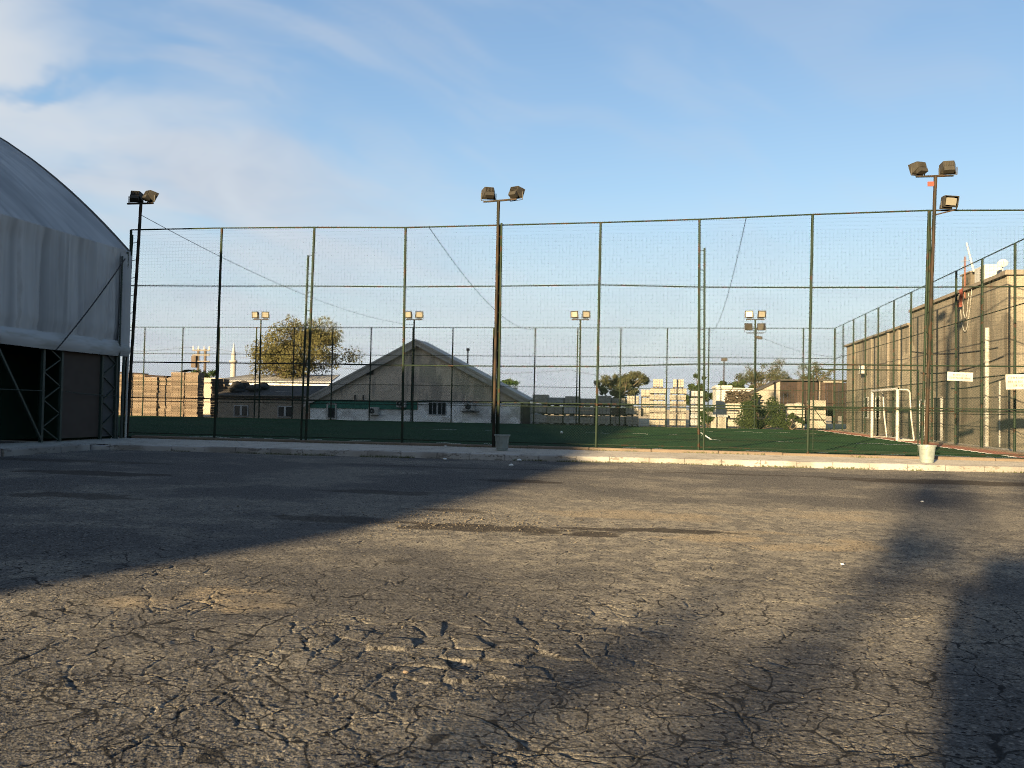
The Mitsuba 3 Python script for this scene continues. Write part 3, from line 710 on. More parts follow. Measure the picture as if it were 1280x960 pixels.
def far_mast(label, x, extra=False):
    t = thing('far_floodlight_mast', label, 'floodlight', 'floodlight masts along the far fence')
    put('pole', tube([(x, 63.2, 0.15), (x - 0.03, 63.2, 8.05)], 0.06, 10), 'm_fence', t, smooth=True)
    put('crossarm', bar((x - 0.66, 63.2, 8.02), (x + 0.60, 63.2, 8.02), 0.07, 0.06), 'm_rusty', t)
    for s in (-1, 1):
        floodlight(t, x - 0.03 + s * 0.42, 63.12, 8.40, 180 + s * 14, 6, 8.06, w=0.56, h=0.48)
    if extra:
        put('crossarm', bar((x - 0.6, 63.2, 7.06), (x + 0.55, 63.2, 7.06), 0.07, 0.06), 'm_rusty', t)
        for s in (-1, 1):
            floodlight(t, x - 0.03 + s * 0.42, 63.28, 7.55, s * -14, 8, 7.10, w=0.56, h=0.48)
        put('camera', join([tube([(x + 0.1, 63.1, 6.75), (x + 0.42, 62.95, 6.68)], 0.11, 10), bar((x, 63.2, 6.8), (x + 0.2, 63.1, 6.78), 0.05)]), 'm_dark', t)


far_mast('far floodlight mast in front of the golden tree', -31.5)
far_mast('far floodlight mast in front of the gable ridge', -18.9)
far_mast('far floodlight mast between the gabled building and the pale block stacks', -6.13)
far_mast('far floodlight mast carrying four heads and a camera, right of the block stacks', 6.4, True)

# overhead cables across the pitch
def sagging(a, b, sag, n=26):
    t = np.linspace(0, 1, n)[:, None]
    p = np.asarray(a) * (1 - t) + np.asarray(b) * t
    p[:, 2] -= 4 * sag * (t * (1 - t))[:, 0]
    return p


for a, b, sg, lb in [((-18.2, 27.2, 8.0), (-18.9, 63.2, 7.6), 0.75, 'sagging black cable from the left mast across the pitch to the gable mast'), ((-7.74, 27.3, 7.39), (-9.6, 63.6, 7.35), 1.0, 'sagging black cable leaving the near fence left of the middle mast'),
                     ((2.45, 27.3, 7.50), (3.1, 63.6, 7.4), 1.3, 'sagging black cable over the pitch right of the middle of the view'), ((6.55, 63.1, 6.85), (11.85, 63.6, 5.4), 0.25, 'thin cable from the four headed far mast to the corner of the fence'),
                     ((9.7, 63.6, 4.4), (11.9, 60.9, 5.4), 0.1, 'short cable slung across the far right corner of the fences')]:
    solo('cable', tube(sagging(a, b, sg), 0.011, 5), 'm_cable', lb, 'cable', 'cables hung over the pitch')

# ---------------------------------------------------------------- tent hall on the left
TX = -18.4
tent = thing('sports_tent', 'large grey fabric sports tent standing in shade at the left edge', 'tent')
YS, YE = 9.6, 26.9


def arch(u):
    """Roof height above the eave, u metres in from the wall; steep at first, flatter to the ridge 16 m in."""
    u = np.minimum(u, 12.0)
    return 1.017 * u - 0.0423 * u ** 2


ue = np.concatenate([np.linspace(0, 4, 9), np.linspace(5, 16, 12)])
prof = [(TX - u, 6.62 + arch(u)) for u in ue] + [(TX - 32 + u, 6.62 + arch(u)) for u in ue[::-1][1:]]
ysn = np.arange(YS, YE + 0.01, 0.115)
pr = np.array(prof)
V = np.stack([np.repeat(pr[None, :, 0], len(ysn), 0), np.repeat(ysn[:, None], len(pr), 1), np.repeat(pr[None, :, 1], len(ysn), 0)], -1)
bay = np.abs(np.sin((V[..., 1] - YE) * np.pi / 3.3))
V[..., 2] -= 0.10 * bay * np.clip((V[..., 2] - 6.62) / 1.5, 0, 1) + 0.03 * (meshkit.fbm(V * 0.9, 3) - 0.5)
V[..., 2] += 0.09 * (np.clip((V[..., 1] - (YE - 0.35)) / 0.35, 0, 1)) * 0.3
i = (np.arange(len(ysn) - 1)[:, None] * len(pr) + np.arange(len(pr) - 1)[None]).ravel(); n = len(pr)
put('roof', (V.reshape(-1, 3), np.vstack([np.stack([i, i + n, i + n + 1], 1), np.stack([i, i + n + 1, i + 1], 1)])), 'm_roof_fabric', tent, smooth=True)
put('rope_edge', tube([(x, YE + 0.02, z + 0.02) for x, z in prof], 0.045, 6), 'm_fabric_dark', tent, smooth=True)
# the side curtain: hung fabric with upright folds and a loose hem
zs = np.linspace(6.64, 3.45, 18)
Yg, Zg = np.meshgrid(np.arange(YS, YE + 0.01, 0.06), zs)
fold = meshkit.fbm(np.stack([Yg * 1.5, 0 * Yg, Zg * 0.07], -1), 2, seed=3) - 0.5
crease = np.abs(meshkit.fbm(np.stack([Yg * 1.15, 0 * Yg + 5, Zg * 0.05], -1), 3, seed=6) - 0.5)
crease2 = np.abs(meshkit.fbm(np.stack([Yg * 2.6, 0 * Yg + 9, Zg * 0.09], -1), 2, seed=7) - 0.5)
Xg = TX + 0.06 + (0.16 * fold + 0.022 * np.sin(2 * np.pi * (Yg + 0.12 * fold) / 0.47) - 0.75 * np.maximum(0.12 - crease, 0) - 0.70 * np.maximum(0.09 - crease2, 0)) * np.clip((6.64 - Zg) / 0.5, 0.1, 1) - 0.05 * (Zg < 3.7)
v = np.stack([Xg, Yg, Zg], -1).reshape(-1, 3)
i = (np.arange(Yg.shape[0] - 1)[:, None] * Yg.shape[1] + np.arange(Yg.shape[1] - 1)[None]).ravel(); n = Yg.shape[1]
quad = lambda i, n: np.vstack([np.stack([i, i + n, i + n + 1], 1), np.stack([i, i + n + 1, i + 1], 1)])
put('side_curtain', (v, quad(i, n)), 'm_fabric', tent, smooth=True)
zs = np.linspace(3.50, 2.98, 8)
Yg, Zg = np.meshgrid(np.arange(YS, YE + 0.01, 0.08), zs)
t = (3.50 - Zg) / 0.52
Xg = TX + 0.07 + 0.10 * np.sin(t * np.pi * 0.9) + 0.10 * (meshkit.fbm(np.stack([Yg * 0.8, Zg * 2, 0 * Yg], -1), 3, seed=8) - 0.5)
Zg = Zg + t * (0.10 * (meshkit.fbm(np.stack([Yg * 0.35, 0 * Yg, 0 * Yg], -1), 2, seed=4) - 0.5) + 0.06 * np.clip((24.3 - Yg) / 3, 0, 1) * 0)
v = np.stack([Xg, Yg, Zg], -1).reshape(-1, 3)
i = (np.arange(Yg.shape[0] - 1)[:, None] * Yg.shape[1] + np.arange(Yg.shape[1] - 1)[None]).ravel(); n = Yg.shape[1]
put('hem', (v, quad(i, n)), 'm_hem', tent, smooth=True, label='loose pale hem along the lower edge of the curtain')
put('rope', tube(sagging((TX + 0.22, 26.35, 6.3), (TX + 0.32, 23.0, 2.95), 0.10), 0.022, 6), 'm_cable', tent, label='dark diagonal rope across the curtain')
put('corner_post', tube([(TX + 0.02, 26.72, 0.15), (TX + 0.05, 26.72, 6.6)], 0.05, 8), 'm_dark_steel', tent, smooth=True)
put('corner_post', tube([(TX + 0.12, 26.35, 0.15), (TX + 0.12, 26.35, 6.4)], 0.03, 8), 'm_dark_steel', tent, smooth=True)
put('corner_post', tube([(TX + 0.05, 26.92, 0.15), (TX + 0.06, 26.92, 3.4)], 0.035, 8), 'm_plastic_white', tent, smooth=True, label='pale thin pipe at the tent corner')
put('corner_flap', grid([0, 1], [0, 1], lambda x, y: 0 * x)[:1] and (np.array([[TX + 0.1, 26.30, 3.5], [TX + 0.12, 26.9, 3.3], [TX + 0.10, 26.9, 6.5], [TX + 0.06, 26.35, 6.55], [TX + 0.16, 26.6, 3.2]]), np.array([[0, 4, 1], [0, 1, 2], [0, 2, 3]])), 'm_fabric', tent)
for yc, w in ((25.7, 0.75), (22.95, 0.8), (19.6, 0.8), (16.2, 0.8), (12.8, 0.8), (10.2, 0.8)):
    lt = put('lattice_column', join([bar((TX - 0.06, yc, 0.15), (TX - 0.06, yc, 3.3), 0.09), bar((TX - 0.06, yc + w, 0.15), (TX - 0.06, yc + w, 3.3), 0.09)]), 'm_dark_steel', tent)
    zz = np.arange(0.2, 3.4, 0.42)
    put('lacing', join([bar((TX - 0.06, yc + (0.05 if k % 2 else w - 0.05), a), (TX - 0.06, yc + (w - 0.05 if k % 2 else 0.05), a + 0.40), 0.035) for k, a in enumerate(zz)]), 'm_dark_steel', lt)
for x0, w0 in ((TX - 16, 0.12), (TX - 32, 0.12)):
    put('inner_post', join([bar((x0, y, 0.1), (x0, y, 6.6), w0) for y in (12.0, 18.0, 24.0)]), 'm_dark_steel', tent)
put('board_panel', box(TX - 0.14, TX - 0.10, 23.80, 25.66, 0.25, 3.30), 'm_board', tent, label='plain brown board panel under the curtain near the corner')
put('board_panel', box(TX - 0.14, TX - 0.10, 25.72, 26.7, 0.25, 3.30), 'm_fabric_dark', tent)
for z, y0, y1 in ((1.72, 18, 22.9), (1.62, 23.8, 26.4)):
    put('wire', tube(sagging((TX + 0.08, y0, z + 0.1), (TX + 0.08, y1, z), 0.03), 0.012, 6), 'm_dark_steel', tent)
for y in (21.0, 17.8, 14.4, 11):
    put('brace', bar((TX - 0.02, y + 0.1, 2.9), (TX - 0.02, y + 1.9, 0.25), 0.06), 'm_dark_steel', tent)
put('mesh_screen', box(TX - 3.03, TX - 3.0, 9.8, 26.4, 0.1, 6.4), 'm_shade_net', tent, label='green screen hung round the playing field inside the tent')
put('mesh_screen', box(TX - 3.0, TX - 0.16, 26.40, 26.43, 0.1, 3.3), 'm_shade_net', tent)
put('gable', prism_y([(TX, 0.1), (TX, 6.6)] + prof[1:-1] + [(TX - 32, 6.6), (TX - 32, 0.1)], YS - 0.05, YS), 'm_fabric', tent)
put('gable', prism_y([(TX - 0.35, 3.2), (TX - 0.2, 6.5)] + [(x, z - 0.08) for x, z in prof[1:-1]] + [(TX - 31.8, 6.5), (TX - 31.8, 3.2)], YE - 0.40, YE - 0.36), 'm_fabric', tent)
put('side_curtain', box(TX - 32.05, TX - 32, YS, YE, 0.1, 6.6), 'm_fabric', tent)

put('corner_stone', move(kerb_stone(0.5), 0, 0, -0.03), 'm_kerb', 'tent_kerb', smooth=40, world=at(-16.62, 22.72, 0, 20))

# the low hall further along the same line, out of the frame: it casts the long shadow over the lot
hall_top = [(-34.8, 5.98), (-34.0, 6.06), (-32.1, 6.16), (-30.7, 6.26), (-28.4, 6.36), (-25.2, 6.54), (-20, 6.6), (9.5, 6.62)]
v, f = [], []
for y, z in hall_top:
    v += [(TX, y, 0), (TX, y, z), (TX - 11, y, z + 1.2), (TX - 22, y, z), (TX - 22, y, 0)]
for k in range(len(hall_top) - 1):
    for j in range(4):
        a = k * 5 + j
        f += [[a, a + 5, a + 6], [a, a + 6, a + 1]]
for e in (0, (len(hall_top) - 1) * 5):
    f += [[e, e + 1, e + 2], [e, e + 2, e + 4], [e + 2, e + 3, e + 4]]
struct('low_hall', (np.array(v, float), np.array(f)), 'm_whitewash', 'low hall beside the lot whose long shadow falls over the asphalt')

# ---------------------------------------------------------------- building on the right
hb = thing('rendered_building', 'long stained tan rendered building with flat roof behind the right fence', 'building')
BX = 13.6
put('wall', box(BX, 26, 37.4, 51.0, 0.1, 7.15), 'm_stucco', hb)
put('front_wall', box(BX + 0.03, 26, 37.36, 37.4, 0.1, 7.12), 'm_stucco', hb)
put('roof_edge', join([box(BX - 0.16, 26.2, 37.2, 51.0, 7.15, 7.30), box(BX - 0.10, 26.2, 37.26, 37.9, 7.30, 7.36)]), 'm_roof_edge', hb)
put('lower_wall', box(BX - 0.03, 24, 51.0, 68.0, 0.1, 6.45), 'm_stucco', hb)
put('roof_edge', box(BX - 0.22, 24, 51.0, 68.2, 6.45, 6.58), 'm_roof_edge', hb)
for y, z0, z1, r, c in [(39.25, 0.15, 5.2, 0.085, 'm_white_paint'), (37.85, 0.2, 2.9, 0.035, 'm_white_paint'), (45.25, 0.2, 2.35, 0.07, 'm_white_paint'), (43.1, 0.2, 6.9, 0.04, 'm_roof_edge'), (55.5, 0.2, 6.4, 0.10, 'm_roof_edge'), (50.9, 0.2, 6.5, 0.05, 'm_roof_edge')]:
    put('drainpipe', join([tube([(BX - 0.11, y, z0), (BX - 0.11, y, z1)], r, 10)] + [tube([(BX - 0.11, y, z), (BX - 0.11, y, z + 0.06)], r * 1.25, 10) for z in np.arange(z0 + 0.4, z1, 1.6)]), c, hb, smooth=30)
dk = put('door', box(BX - 0.06, BX, 45.6, 46.7, 0.15, 2.3), 'm_dark', hb, label='dark door in the long side wall')
put('frame', join([box(BX - 0.09, BX, 45.52, 45.6, 0.15, 2.38), box(BX - 0.09, BX, 46.7, 46.78, 0.15, 2.38), box(BX - 0.09, BX, 45.6, 46.7, 2.3, 2.38)]), 'm_roof_edge', dk)
for y0, y1, z0, z1 in [(57.8, 58.8, 1.2, 2.5), (61.0, 62.0, 1.2, 2.5), (48.3, 49.1, 0.2, 2.2)]:
    w = put('window', box(BX - 0.05, BX - 0.031, y0, y1, z0, z1), 'm_window', hb)
    put('frame', join([box(BX - 0.08, BX - 0.03, y0 - 0.07, y0, z0 - 0.07, z1 + 0.07), box(BX - 0.08, BX - 0.03, y1, y1 + 0.07, z0 - 0.07, z1 + 0.07), box(BX - 0.08, BX - 0.03, y0, y1, z1, z1 + 0.07), box(BX - 0.09, BX - 0.03, y0, y1, z0 - 0.07, z0)]), 'm_frame_grey', w)
for y in (53.2, 59.9, 65.0):
    put('pilaster', box(BX - 0.12, BX - 0.03, y, y + 0.42, 0.1, 6.44), 'm_stucco', hb)
put('wire', join([tube(sagging((BX - 0.06, y0, z0), (BX - 0.06, y1, z1), s), 0.018, 5) for y0, z0, y1, z1, s in [(37.6, 3.9, 49, 3.7, 0.25), (38.2, 4.3, 51, 5.0, 0.2), (37.5, 3.0, 44, 2.75, 0.12)]]), 'm_cable', hb)
put('wire', join([tube(sagging((BX - 0.08, 42.9, 7.2), (BX - 0.08, 41.2, 7.2), 1.9), 0.014, 5), tube(sagging((BX - 0.08, 42.5, 7.2), (BX - 0.08, 41.6, 7.0), 1.2), 0.014, 5)]), 'm_white_paint', hb)


def aircon(label, x, y, z, deg=0, w=0.82, h=0.58, shelf=False):
    """An outdoor unit, its fan side towards -y before turning."""
    t = thing('air_conditioner', label, 'air conditioner', 'outdoor air conditioner units')
    W = at(x, y, z, deg)
    put('casing', rbox(-w / 2, w / 2, -0.16, 0.16, 0, h, 0.02), 'm_plastic_white', t, world=W)
    ring = [turn(revolve([(r, -0.004), (r, 0.012)], 20), 90, 'x') for r in (0.20, 0.15, 0.10, 0.05)]
    put('fan', join([move(turn(revolve([(0.0, 0.0), (0.215, 0.0), (0.215, 0.02)], 20), 90, 'x'), -w * 0.16, -0.163, h / 2)] ), 'm_dark', t, world=W)
    put('grille', join([move(r, -w * 0.16, -0.185, h / 2) for r in ring] + [bar((-w * 0.16 + 0.2 * math.cos(a), -0.19, h / 2 + 0.2 * math.sin(a)), (-w * 0.16 - 0.2 * math.cos(a), -0.19, h / 2 - 0.2 * math.sin(a)), 0.008) for a in np.arange(0, 3.1, 0.52)]), 'm_plastic_white', t, world=W)
    put('bracket', join([bar((s * w * 0.35, -0.2, -0.025), (s * w * 0.35, 0.2, -0.025), 0.04) for s in (-1, 1)] + ([box(-w * 0.9, w * 0.9, -0.25, 0.2, -0.10, -0.05)] if shelf else [])), 'm_dark', t, world=W)
    return t


aircon('air conditioner high on the rendered building wall above the goal', BX - 0.33, 61.4, 4.15, -90)
rb = thing('roof_box', 'pale rendered box standing on the flat roof beside the antenna', 'roof box')
put('wall', rbox(BX + 0.1, BX + 0.9, 41.9, 43.1, 7.30, 7.98, 0.03), 'm_stucco', rb)
put('cap', box(BX + 0.03, BX + 0.97, 41.84, 43.16, 7.98, 8.04), 'm_roof_edge', rb)
put('vent', join([box(BX + 0.05, BX + 0.10, 42.1 + 0.22 * k, 42.2 + 0.22 * k, 7.5, 7.8) for k in range(4)]), 'm_dark', rb)
rb2 = thing('roof_box', 'slatted cream metal unit on the flat roof, nearer than the plain box', 'roof box')
put('wall', box(BX + 0.1, BX + 0.85, 40.2, 41.4, 7.30, 8.05), 'm_plastic_white', rb2)
for k in range(5):
    put('slat', box(BX + 0.08, BX + 0.099, 40.3, 40.7, 7.42 + 0.11 * k, 7.48 + 0.11 * k), 'm_dark', rb2)
an = thing('antenna', 'tilted antenna rod on a rusty pole above the flat roof', 'antenna')
put('pole', tube([(BX - 0.05, 42.2, 6.8), (BX - 0.05, 42.2, 8.75)], 0.035, 8), 'm_red_path', an, smooth=True)
put('rod', tube([(BX + 0.1, 41.5, 7.95), (BX - 0.05, 42.0, 9.35)], [0.05, 0.03], 8), 'm_plastic_white', an, smooth=True)
put('cross', join([tube([(BX - 0.3, 41.9, 8.5), (BX + 0.25, 42.4, 8.6)], 0.015, 6), tube([(BX - 0.25, 42.0, 8.25), (BX + 0.2, 42.4, 8.35)], 0.015, 6)]), 'm_plastic_white', an)
ds = thing('satellite_dish', 'small white satellite dish on the edge of the flat roof', 'satellite dish')
put('reflector', move(turn(turn(revolve([(0.0, 0.0), (0.08, 0.01), (0.16, 0.035), (0.20, 0.06), (0.20, 0.07), (0.15, 0.045), (0.0, 0.012)], 20), 60, 'x'), -25), BX + 0.3, 38.7, 7.82), 'm_plastic_white', ds, smooth=40)
put('arm', join([tube([(BX + 0.3, 38.7, 7.3), (BX + 0.3, 38.74, 7.85)], 0.025, 8), tube([(BX + 0.3, 38.66, 7.7), (BX + 0.2, 38.35, 7.95)], 0.012, 6)]), 'm_frame_grey', ds)
Yg, Zg = np.meshgrid(np.linspace(0, 0.55, 9), np.linspace(0, 0.75, 12))
Xg = 0.10 * np.sin(Yg * 17 + Zg * 3) * (0.3 + Zg)
cl = np.stack([BX - 0.26 + Xg, 42.35 - Yg * (1 - 0.55 * Zg), 7.25 - Zg - 0.08 * np.sin(Yg * 9)], -1).reshape(-1, 3)
i = (np.arange(11)[:, None] * 9 + np.arange(8)[None]).ravel()
solo('red_cloth', (cl, quad(i, 9)), 'm_red_cloth', 'crumpled red cloth hanging from the roof edge under the antenna', 'cloth', smooth=True)

# goal
gl = thing('football_goal', 'white football goal standing at the right edge of the turf', 'goal')
G0, G1, GH = 43.1, 48.1, 2.45
for y in (G0, G1):
    put('post', tube([(10.9, y, 0.2), (10.9, y, 0.2 + GH)], 0.075, 10), 'm_white_paint', gl, smooth=True)
put('crossbar', tube([(10.9, G0 - 0.05, 0.2 + GH), (10.9, G1 + 0.05, 0.2 + GH)], 0.07, 10), 'm_white_paint', gl, smooth=True)
for y in (G0, G1):
    put('side_frame', tube([(10.9, y, 0.18 + GH), (11.28, y, 0.18 + GH), (11.38, y, 0.15 + GH), (11.44, y, 0.05 + GH), (11.50, y, 1.4), (11.64, y, 0.25)], 0.038, 8), 'm_white_paint', gl, smooth=True)
    put('ground_bar', tube([(10.9, y, 0.24), (11.64, y, 0.24)], 0.03, 8), 'm_white_paint', gl, smooth=True)
put('ground_bar', tube([(11.64, G0, 0.245), (11.64, G1, 0.245)], 0.03, 8), 'm_white_paint', gl, smooth=True)
A, B = [], []
for y in np.arange(G0, G1 + 0.01, 0.14):
    A += [(10.92, y, 0.18 + GH), (11.44, y, 0.05 + GH)]; B += [(11.44, y, 0.05 + GH), (11.64, y, 0.25)]
for u in np.arange(0.05, 1, 0.07):
    A.append((11.44 + 0.2 * u, G0, 0.05 + GH + (0.2 - GH) * u)); B.append((11.44 + 0.2 * u, G1, 0.05 + GH + (0.2 - GH) * u))
    for y in (G0, G1):
        A.append((10.92, y, 0.25 + (GH - 0.1) * u)); B.append((11.64 - 0.2 * u, y, 0.25 + (GH - 0.1) * u))
put('net', many_bars(A, B, 0.003), 'm_net', gl, kind='stuff', label='dark goal net')

# signs on the near fence: white plates with small worn lettering that cannot be read
def sign(label, x0, x1, z0, z1, lines, tilt, seed):
    t = thing('sign', label, 'sign')
    rg = np.random.default_rng(seed); c = ((x0 + x1) / 2, YN - 0.05, (z0 + z1) / 2)
    put('plate', turn(rbox(x0, x1, YN - 0.062, YN - 0.05, z0, z1, 0.004), tilt, 'y', c), 'm_sign', t)
    H = (z1 - z0) / (len(lines) + 0.9); out = []
    for k, (a, b) in enumerate(lines):
        zc = z1 - H * (k + 0.95); x = x0 + (x1 - x0) * a; hh = H * 0.25
        while x < x0 + (x1 - x0) * b:
            w = rg.uniform(0.018, 0.030)
            if rg.random() > 0.14:
                out.append(box(x, x + 0.010, YN - 0.0650, YN - 0.0615, zc - hh, zc + hh))
                for zz_ in (-hh, 0, hh - 0.010):
                    if rg.random() < 0.6: out.append(box(x + 0.006, x + w, YN - 0.0648, YN - 0.0614, zc + zz_, zc + zz_ + 0.010))
                if rg.random() < 0.5: out.append(box(x + w, x + w + 0.010, YN - 0.0646, YN - 0.0612, zc - hh, zc + hh))
            x += w + 0.020
    put('lettering', turn(join(out), tilt, 'y', c), 'm_print', t)
    for x in (x0 + 0.1, x1 - 0.1):
        put('wire_tie', tube([(x, YN - 0.06, z1 - 0.03), (x, YN + 0.02, z1 + 0.10)], 0.006, 5), 'm_cable', t)


sign('small white sign with two faded lines, on the near fence beside the lamp mast', 8.27, 8.98, 2.49, 2.75, [(0.22, 0.75), (0.1, 0.9)], 2, 1)
sign('white sign cut by the right edge of the photo, with three faded lines', 9.87, 11.15, 2.28, 2.72, [(0.06, 0.94), (0.05, 0.9), (0.15, 0.85)], -2, 2)

# bins
def bin_(label, x, y, deg):
    t = thing('bin', label, 'bin', 'plastic bins on the pavement by the fence')
    W = at(x, y, 0.16, deg).scale([0.84, 0.84, 0.84])
    put('bucket', revolve([(0.0, 0.0), (0.195, 0.0), (0.205, 0.02), (0.255, 0.50), (0.262, 0.505), (0.262, 0.56), (0.25, 0.56), (0.245, 0.50), (0.19, 0.03), (0.0, 0.03)], 28), 'm_bin', t, smooth=35, world=W)
    put('rim', revolve([(0.262, 0.535), (0.290, 0.535), (0.292, 0.56), (0.288, 0.575), (0.25, 0.575), (0.25, 0.562)], 28), 'm_bin', t, smooth=35, world=W)
    put('handle', tube([(-0.11, -0.272, 0.535), (-0.09, -0.285, 0.46), (0.0, -0.288, 0.445), (0.09, -0.285, 0.46), (0.11, -0.272, 0.535)], 0.012, 6), 'm_bin', t, smooth=True, world=W)
    put('rib', revolve([(0.218, 0.10), (0.227, 0.105), (0.220, 0.12)], 28), 'm_bin', t, smooth=35, world=W)


bin_('grey green plastic bin in shade at the foot of the middle lamp mast', -4.79, 25.45, 20)
bin_('pale plastic bin in sunlight on the pavement at the right lamp mast', 7.14, 25.2, -35)

# ---------------------------------------------------------------- behind the far fence, left to right
def pallet(w=1.19, d=1.0, h=0.215):
    """A loaded pallet: bearers, deck boards and a thin layer of boards on it, gaps between."""
    out = [box(-w / 2, w / 2, -d / 2 + k * d / 5 + 0.01, -d / 2 + (k + 1) * d / 5 - 0.015, h - 0.115, h - 0.006) for k in range(5)]
    out += [box(x - 0.055, x + 0.055, -d / 2 + 0.012, d / 2 - 0.012, 0.0, h - 0.117) for x in (-w / 2 + 0.06, 0, w / 2 - 0.06)]
    out += [box(-w / 2 + 0.01, w / 2 - 0.01, -d / 2 + 0.05, d / 2 - 0.05, 0.002, h - 0.118)]
    return join(out)


pal = [shape(pallet(), f'm_wood_{k}') for k in range(3)]
stacks = [(-46.2, 66.3, 16, 'stack half hidden by the tent corner'), (-44.95, 66.0, 16, 'stack beside the tent corner post'), (-43.72, 66.1, 16, 'second stack from the tent corner'), (-42.45, 66.0, 15, 'third stack from the tent corner'), (-41.25, 66.2, 15, 'stack left of the dark gap'),
          (-39.95, 65.9, 17, 'tall stack right of the dark gap'), (-38.75, 66.0, 17, 'tallest stack, below the utility pole'), (-37.85, 68.6, 15, 'stack set back beside the dark hut')]
NTH = ['bottom', 'second', 'third', 'fourth', 'fifth', 'sixth', 'seventh', 'eighth', 'ninth', 'tenth', 'eleventh', 'twelfth', 'thirteenth', 'fourteenth', 'fifteenth', 'sixteenth', 'seventeenth']
for x, y, nn, lb in stacks:
    for k in range(nn):
        jx, jy = rng.normal(0, 0.024, 2)
        nth = 'topmost pallet' if k == nn - 1 else 'bottom pallet' if k == 0 else f'{NTH[k]} pallet from the ground'
        solo('pallet', pal[rng.integers(0, 3)], None, f'{nth} of the {lb}', 'pallet', 'pallets in the ' + lb, world=at(x + jx, y + jy, 0.15 + k * 0.218, rng.normal(0, 1.1)))
for x, y, z, dg, lb in [(-44.6, 66.1, 3.64, 2, 'reddish board sheet lying on the stacks by the tent corner'), (-42.2, 66.1, 3.43, -3, 'dark board sheet lying on the third stack')]:
    solo('board_sheet', turn(rbox(-1.2, 1.2, -0.5, 0.5, 0, 0.16, 0.02), 2.5, 'y'), 'm_rust_sheet', lb, 'board', world=at(x, y, z, dg))
solo('tarpaulin', (lambda m: (m[0], m[1]))(grid(np.linspace(-41.2, -38.0, 16), np.linspace(65.4, 66.6, 6), lambda x, y: 3.93 + 0.09 * np.sin(x * 2.1) + 0.2 * np.exp(-((x + 39.2) / 0.6) ** 2))), 'm_hut', 'dusty sheet lying over the tallest pallet stacks', 'tarpaulin', smooth=True)

# utility pole with its transformer, and lines
up = thing('utility_pole', 'twin utility pole with crossarms standing behind the pallet stacks', 'utility pole')
for dx in (-0.5, 0.45):
    put('pole', tube([(-57.8 + dx, 100, 0), (-57.8 + dx, 100, 8.1)], 0.16, 8), 'm_brown_timber', up, smooth=True)
for z in (7.9, 7.3, 6.5):
    put('crossarm', bar((-59.0, 99.8, z), (-56.6, 99.8, z), 0.14), 'm_roof_edge', up)
for x in (-58.9, -58.2, -57.4, -56.7):
    put('insulator', tube([(x, 99.8, 7.97), (x, 99.8, 8.4)], 0.07, 8), 'm_plastic_white', up)
put('transformer', rbox(-59.0, -58.35, 99.5, 100.1, 5.7, 7.2, 0.05), 'm_brown_timber', up)
for a, b, s, lb in [((-58.9, 99.8, 8.3), (-120, 118, 9.5), 1.2, 'power line leaving the twin utility pole to the left'), ((-56.7, 99.8, 8.3), (-12, 104, 6.0), 1.6, 'power line running from the twin utility pole behind the gabled building'), ((-12, 104, 6.2), (9, 92, 4.6), 0.8, 'power line sloping down behind the grey stacks')]:
    solo('power_line', tube(sagging(a, b, s), 0.028, 4), 'm_cable', lb, 'power line', 'power lines behind the pitch')
mn = thing('minaret', 'distant slender pale minaret left of the golden tree', 'minaret')
put('shaft', revolve([(1.35, 0), (1.3, 17), (1.25, 21.5), (1.1, 21.7), (1.0, 25.0)], 16, (-213.9, 400, 0)), 'm_minaret', mn, smooth=40)
put('balcony', revolve([(1.2, 20.6), (1.9, 21.4), (1.9, 22.2), (1.75, 22.2), (1.75, 21.5)], 16, (-213.9, 400, 0)), 'm_minaret', mn, smooth=30)
put('spire', revolve([(1.25, 25.0), (0.9, 26.2), (0.05, 31.2), (0.0, 31.3)], 16, (-213.9, 400, 0)), 'm_lead', mn, smooth=40)

# hut with the dark lean-to roof
ht = thing('hut', 'low rough walled hut with dark lean-to roof left of the gabled building', 'hut')
put('wall', box(-36.8, -28.55, 66.2, 71, 0.1, 2.05), 'm_hut', ht)
for x0, x1 in ((-35.15, -34.0), (-31.25, -30.1)):
    w = put('window', box(x0, x1, 66.16, 66.198, 0.35, 1.12), 'm_window', ht)
    put('frame', join([box(x0 - 0.06, x0, 66.12, 66.199, 0.30, 1.20), box(x1, x1 + 0.06, 66.12, 66.199, 0.30, 1.20), box(x0, x1, 66.12, 66.199, 1.12, 1.20), box((x0 + x1) / 2 - 0.09, (x0 + x1) / 2 + 0.09, 66.13, 66.197, 0.35, 1.12), box(x0 - 0.08, x1 + 0.08, 66.06, 66.199, 0.26, 0.30)]), 'm_frame_grey', w)
v = np.array([[-37.0, 65.9, 1.98], [-28.4, 65.9, 2.0], [-28.4, 71, 2.95], [-37.0, 71, 2.92]])
put('roof', (np.vstack([v, v + [0, 0, 0.07]]), _BF), 'm_dark', ht)
put('fascia', box(-37.0, -28.4, 65.86, 65.9, 1.86, 2.06), 'm_board', ht)
put('gutter', tube([(-37, 65.8, 2.5 - 0.5), (-28.4, 65.8, 2.02)], 0.05, 8), 'm_roof_edge', ht)
put('roof_sheet', turn(box(-32.2, -30.6, 67.5, 68.3, 2.36, 2.39), 0), 'm_frame_grey', ht)
hp = []
for k in range(14):
    c = rng.uniform([-36.5, 67.2, 2.3], [-33.8, 69.5, 3.05])
    hp.append((np.array(trimesh.creation.icosphere(1).vertices) * rng.uniform(0.35, 0.75, 3) * [1, 1, 0.6] + c, trimesh.creation.icosphere(1).faces))
solo('covered_heap', join(hp), 'm_dark', 'black covered heap lying on the left end of the hut roof', 'heap')
ub = thing('white_building', 'white building with a grey sheet roof under the golden tree', 'building')
put('wall', box(-44.5, -33.4, 82.2, 92, 0.1, 3.55), 'm_whitewash', ub)
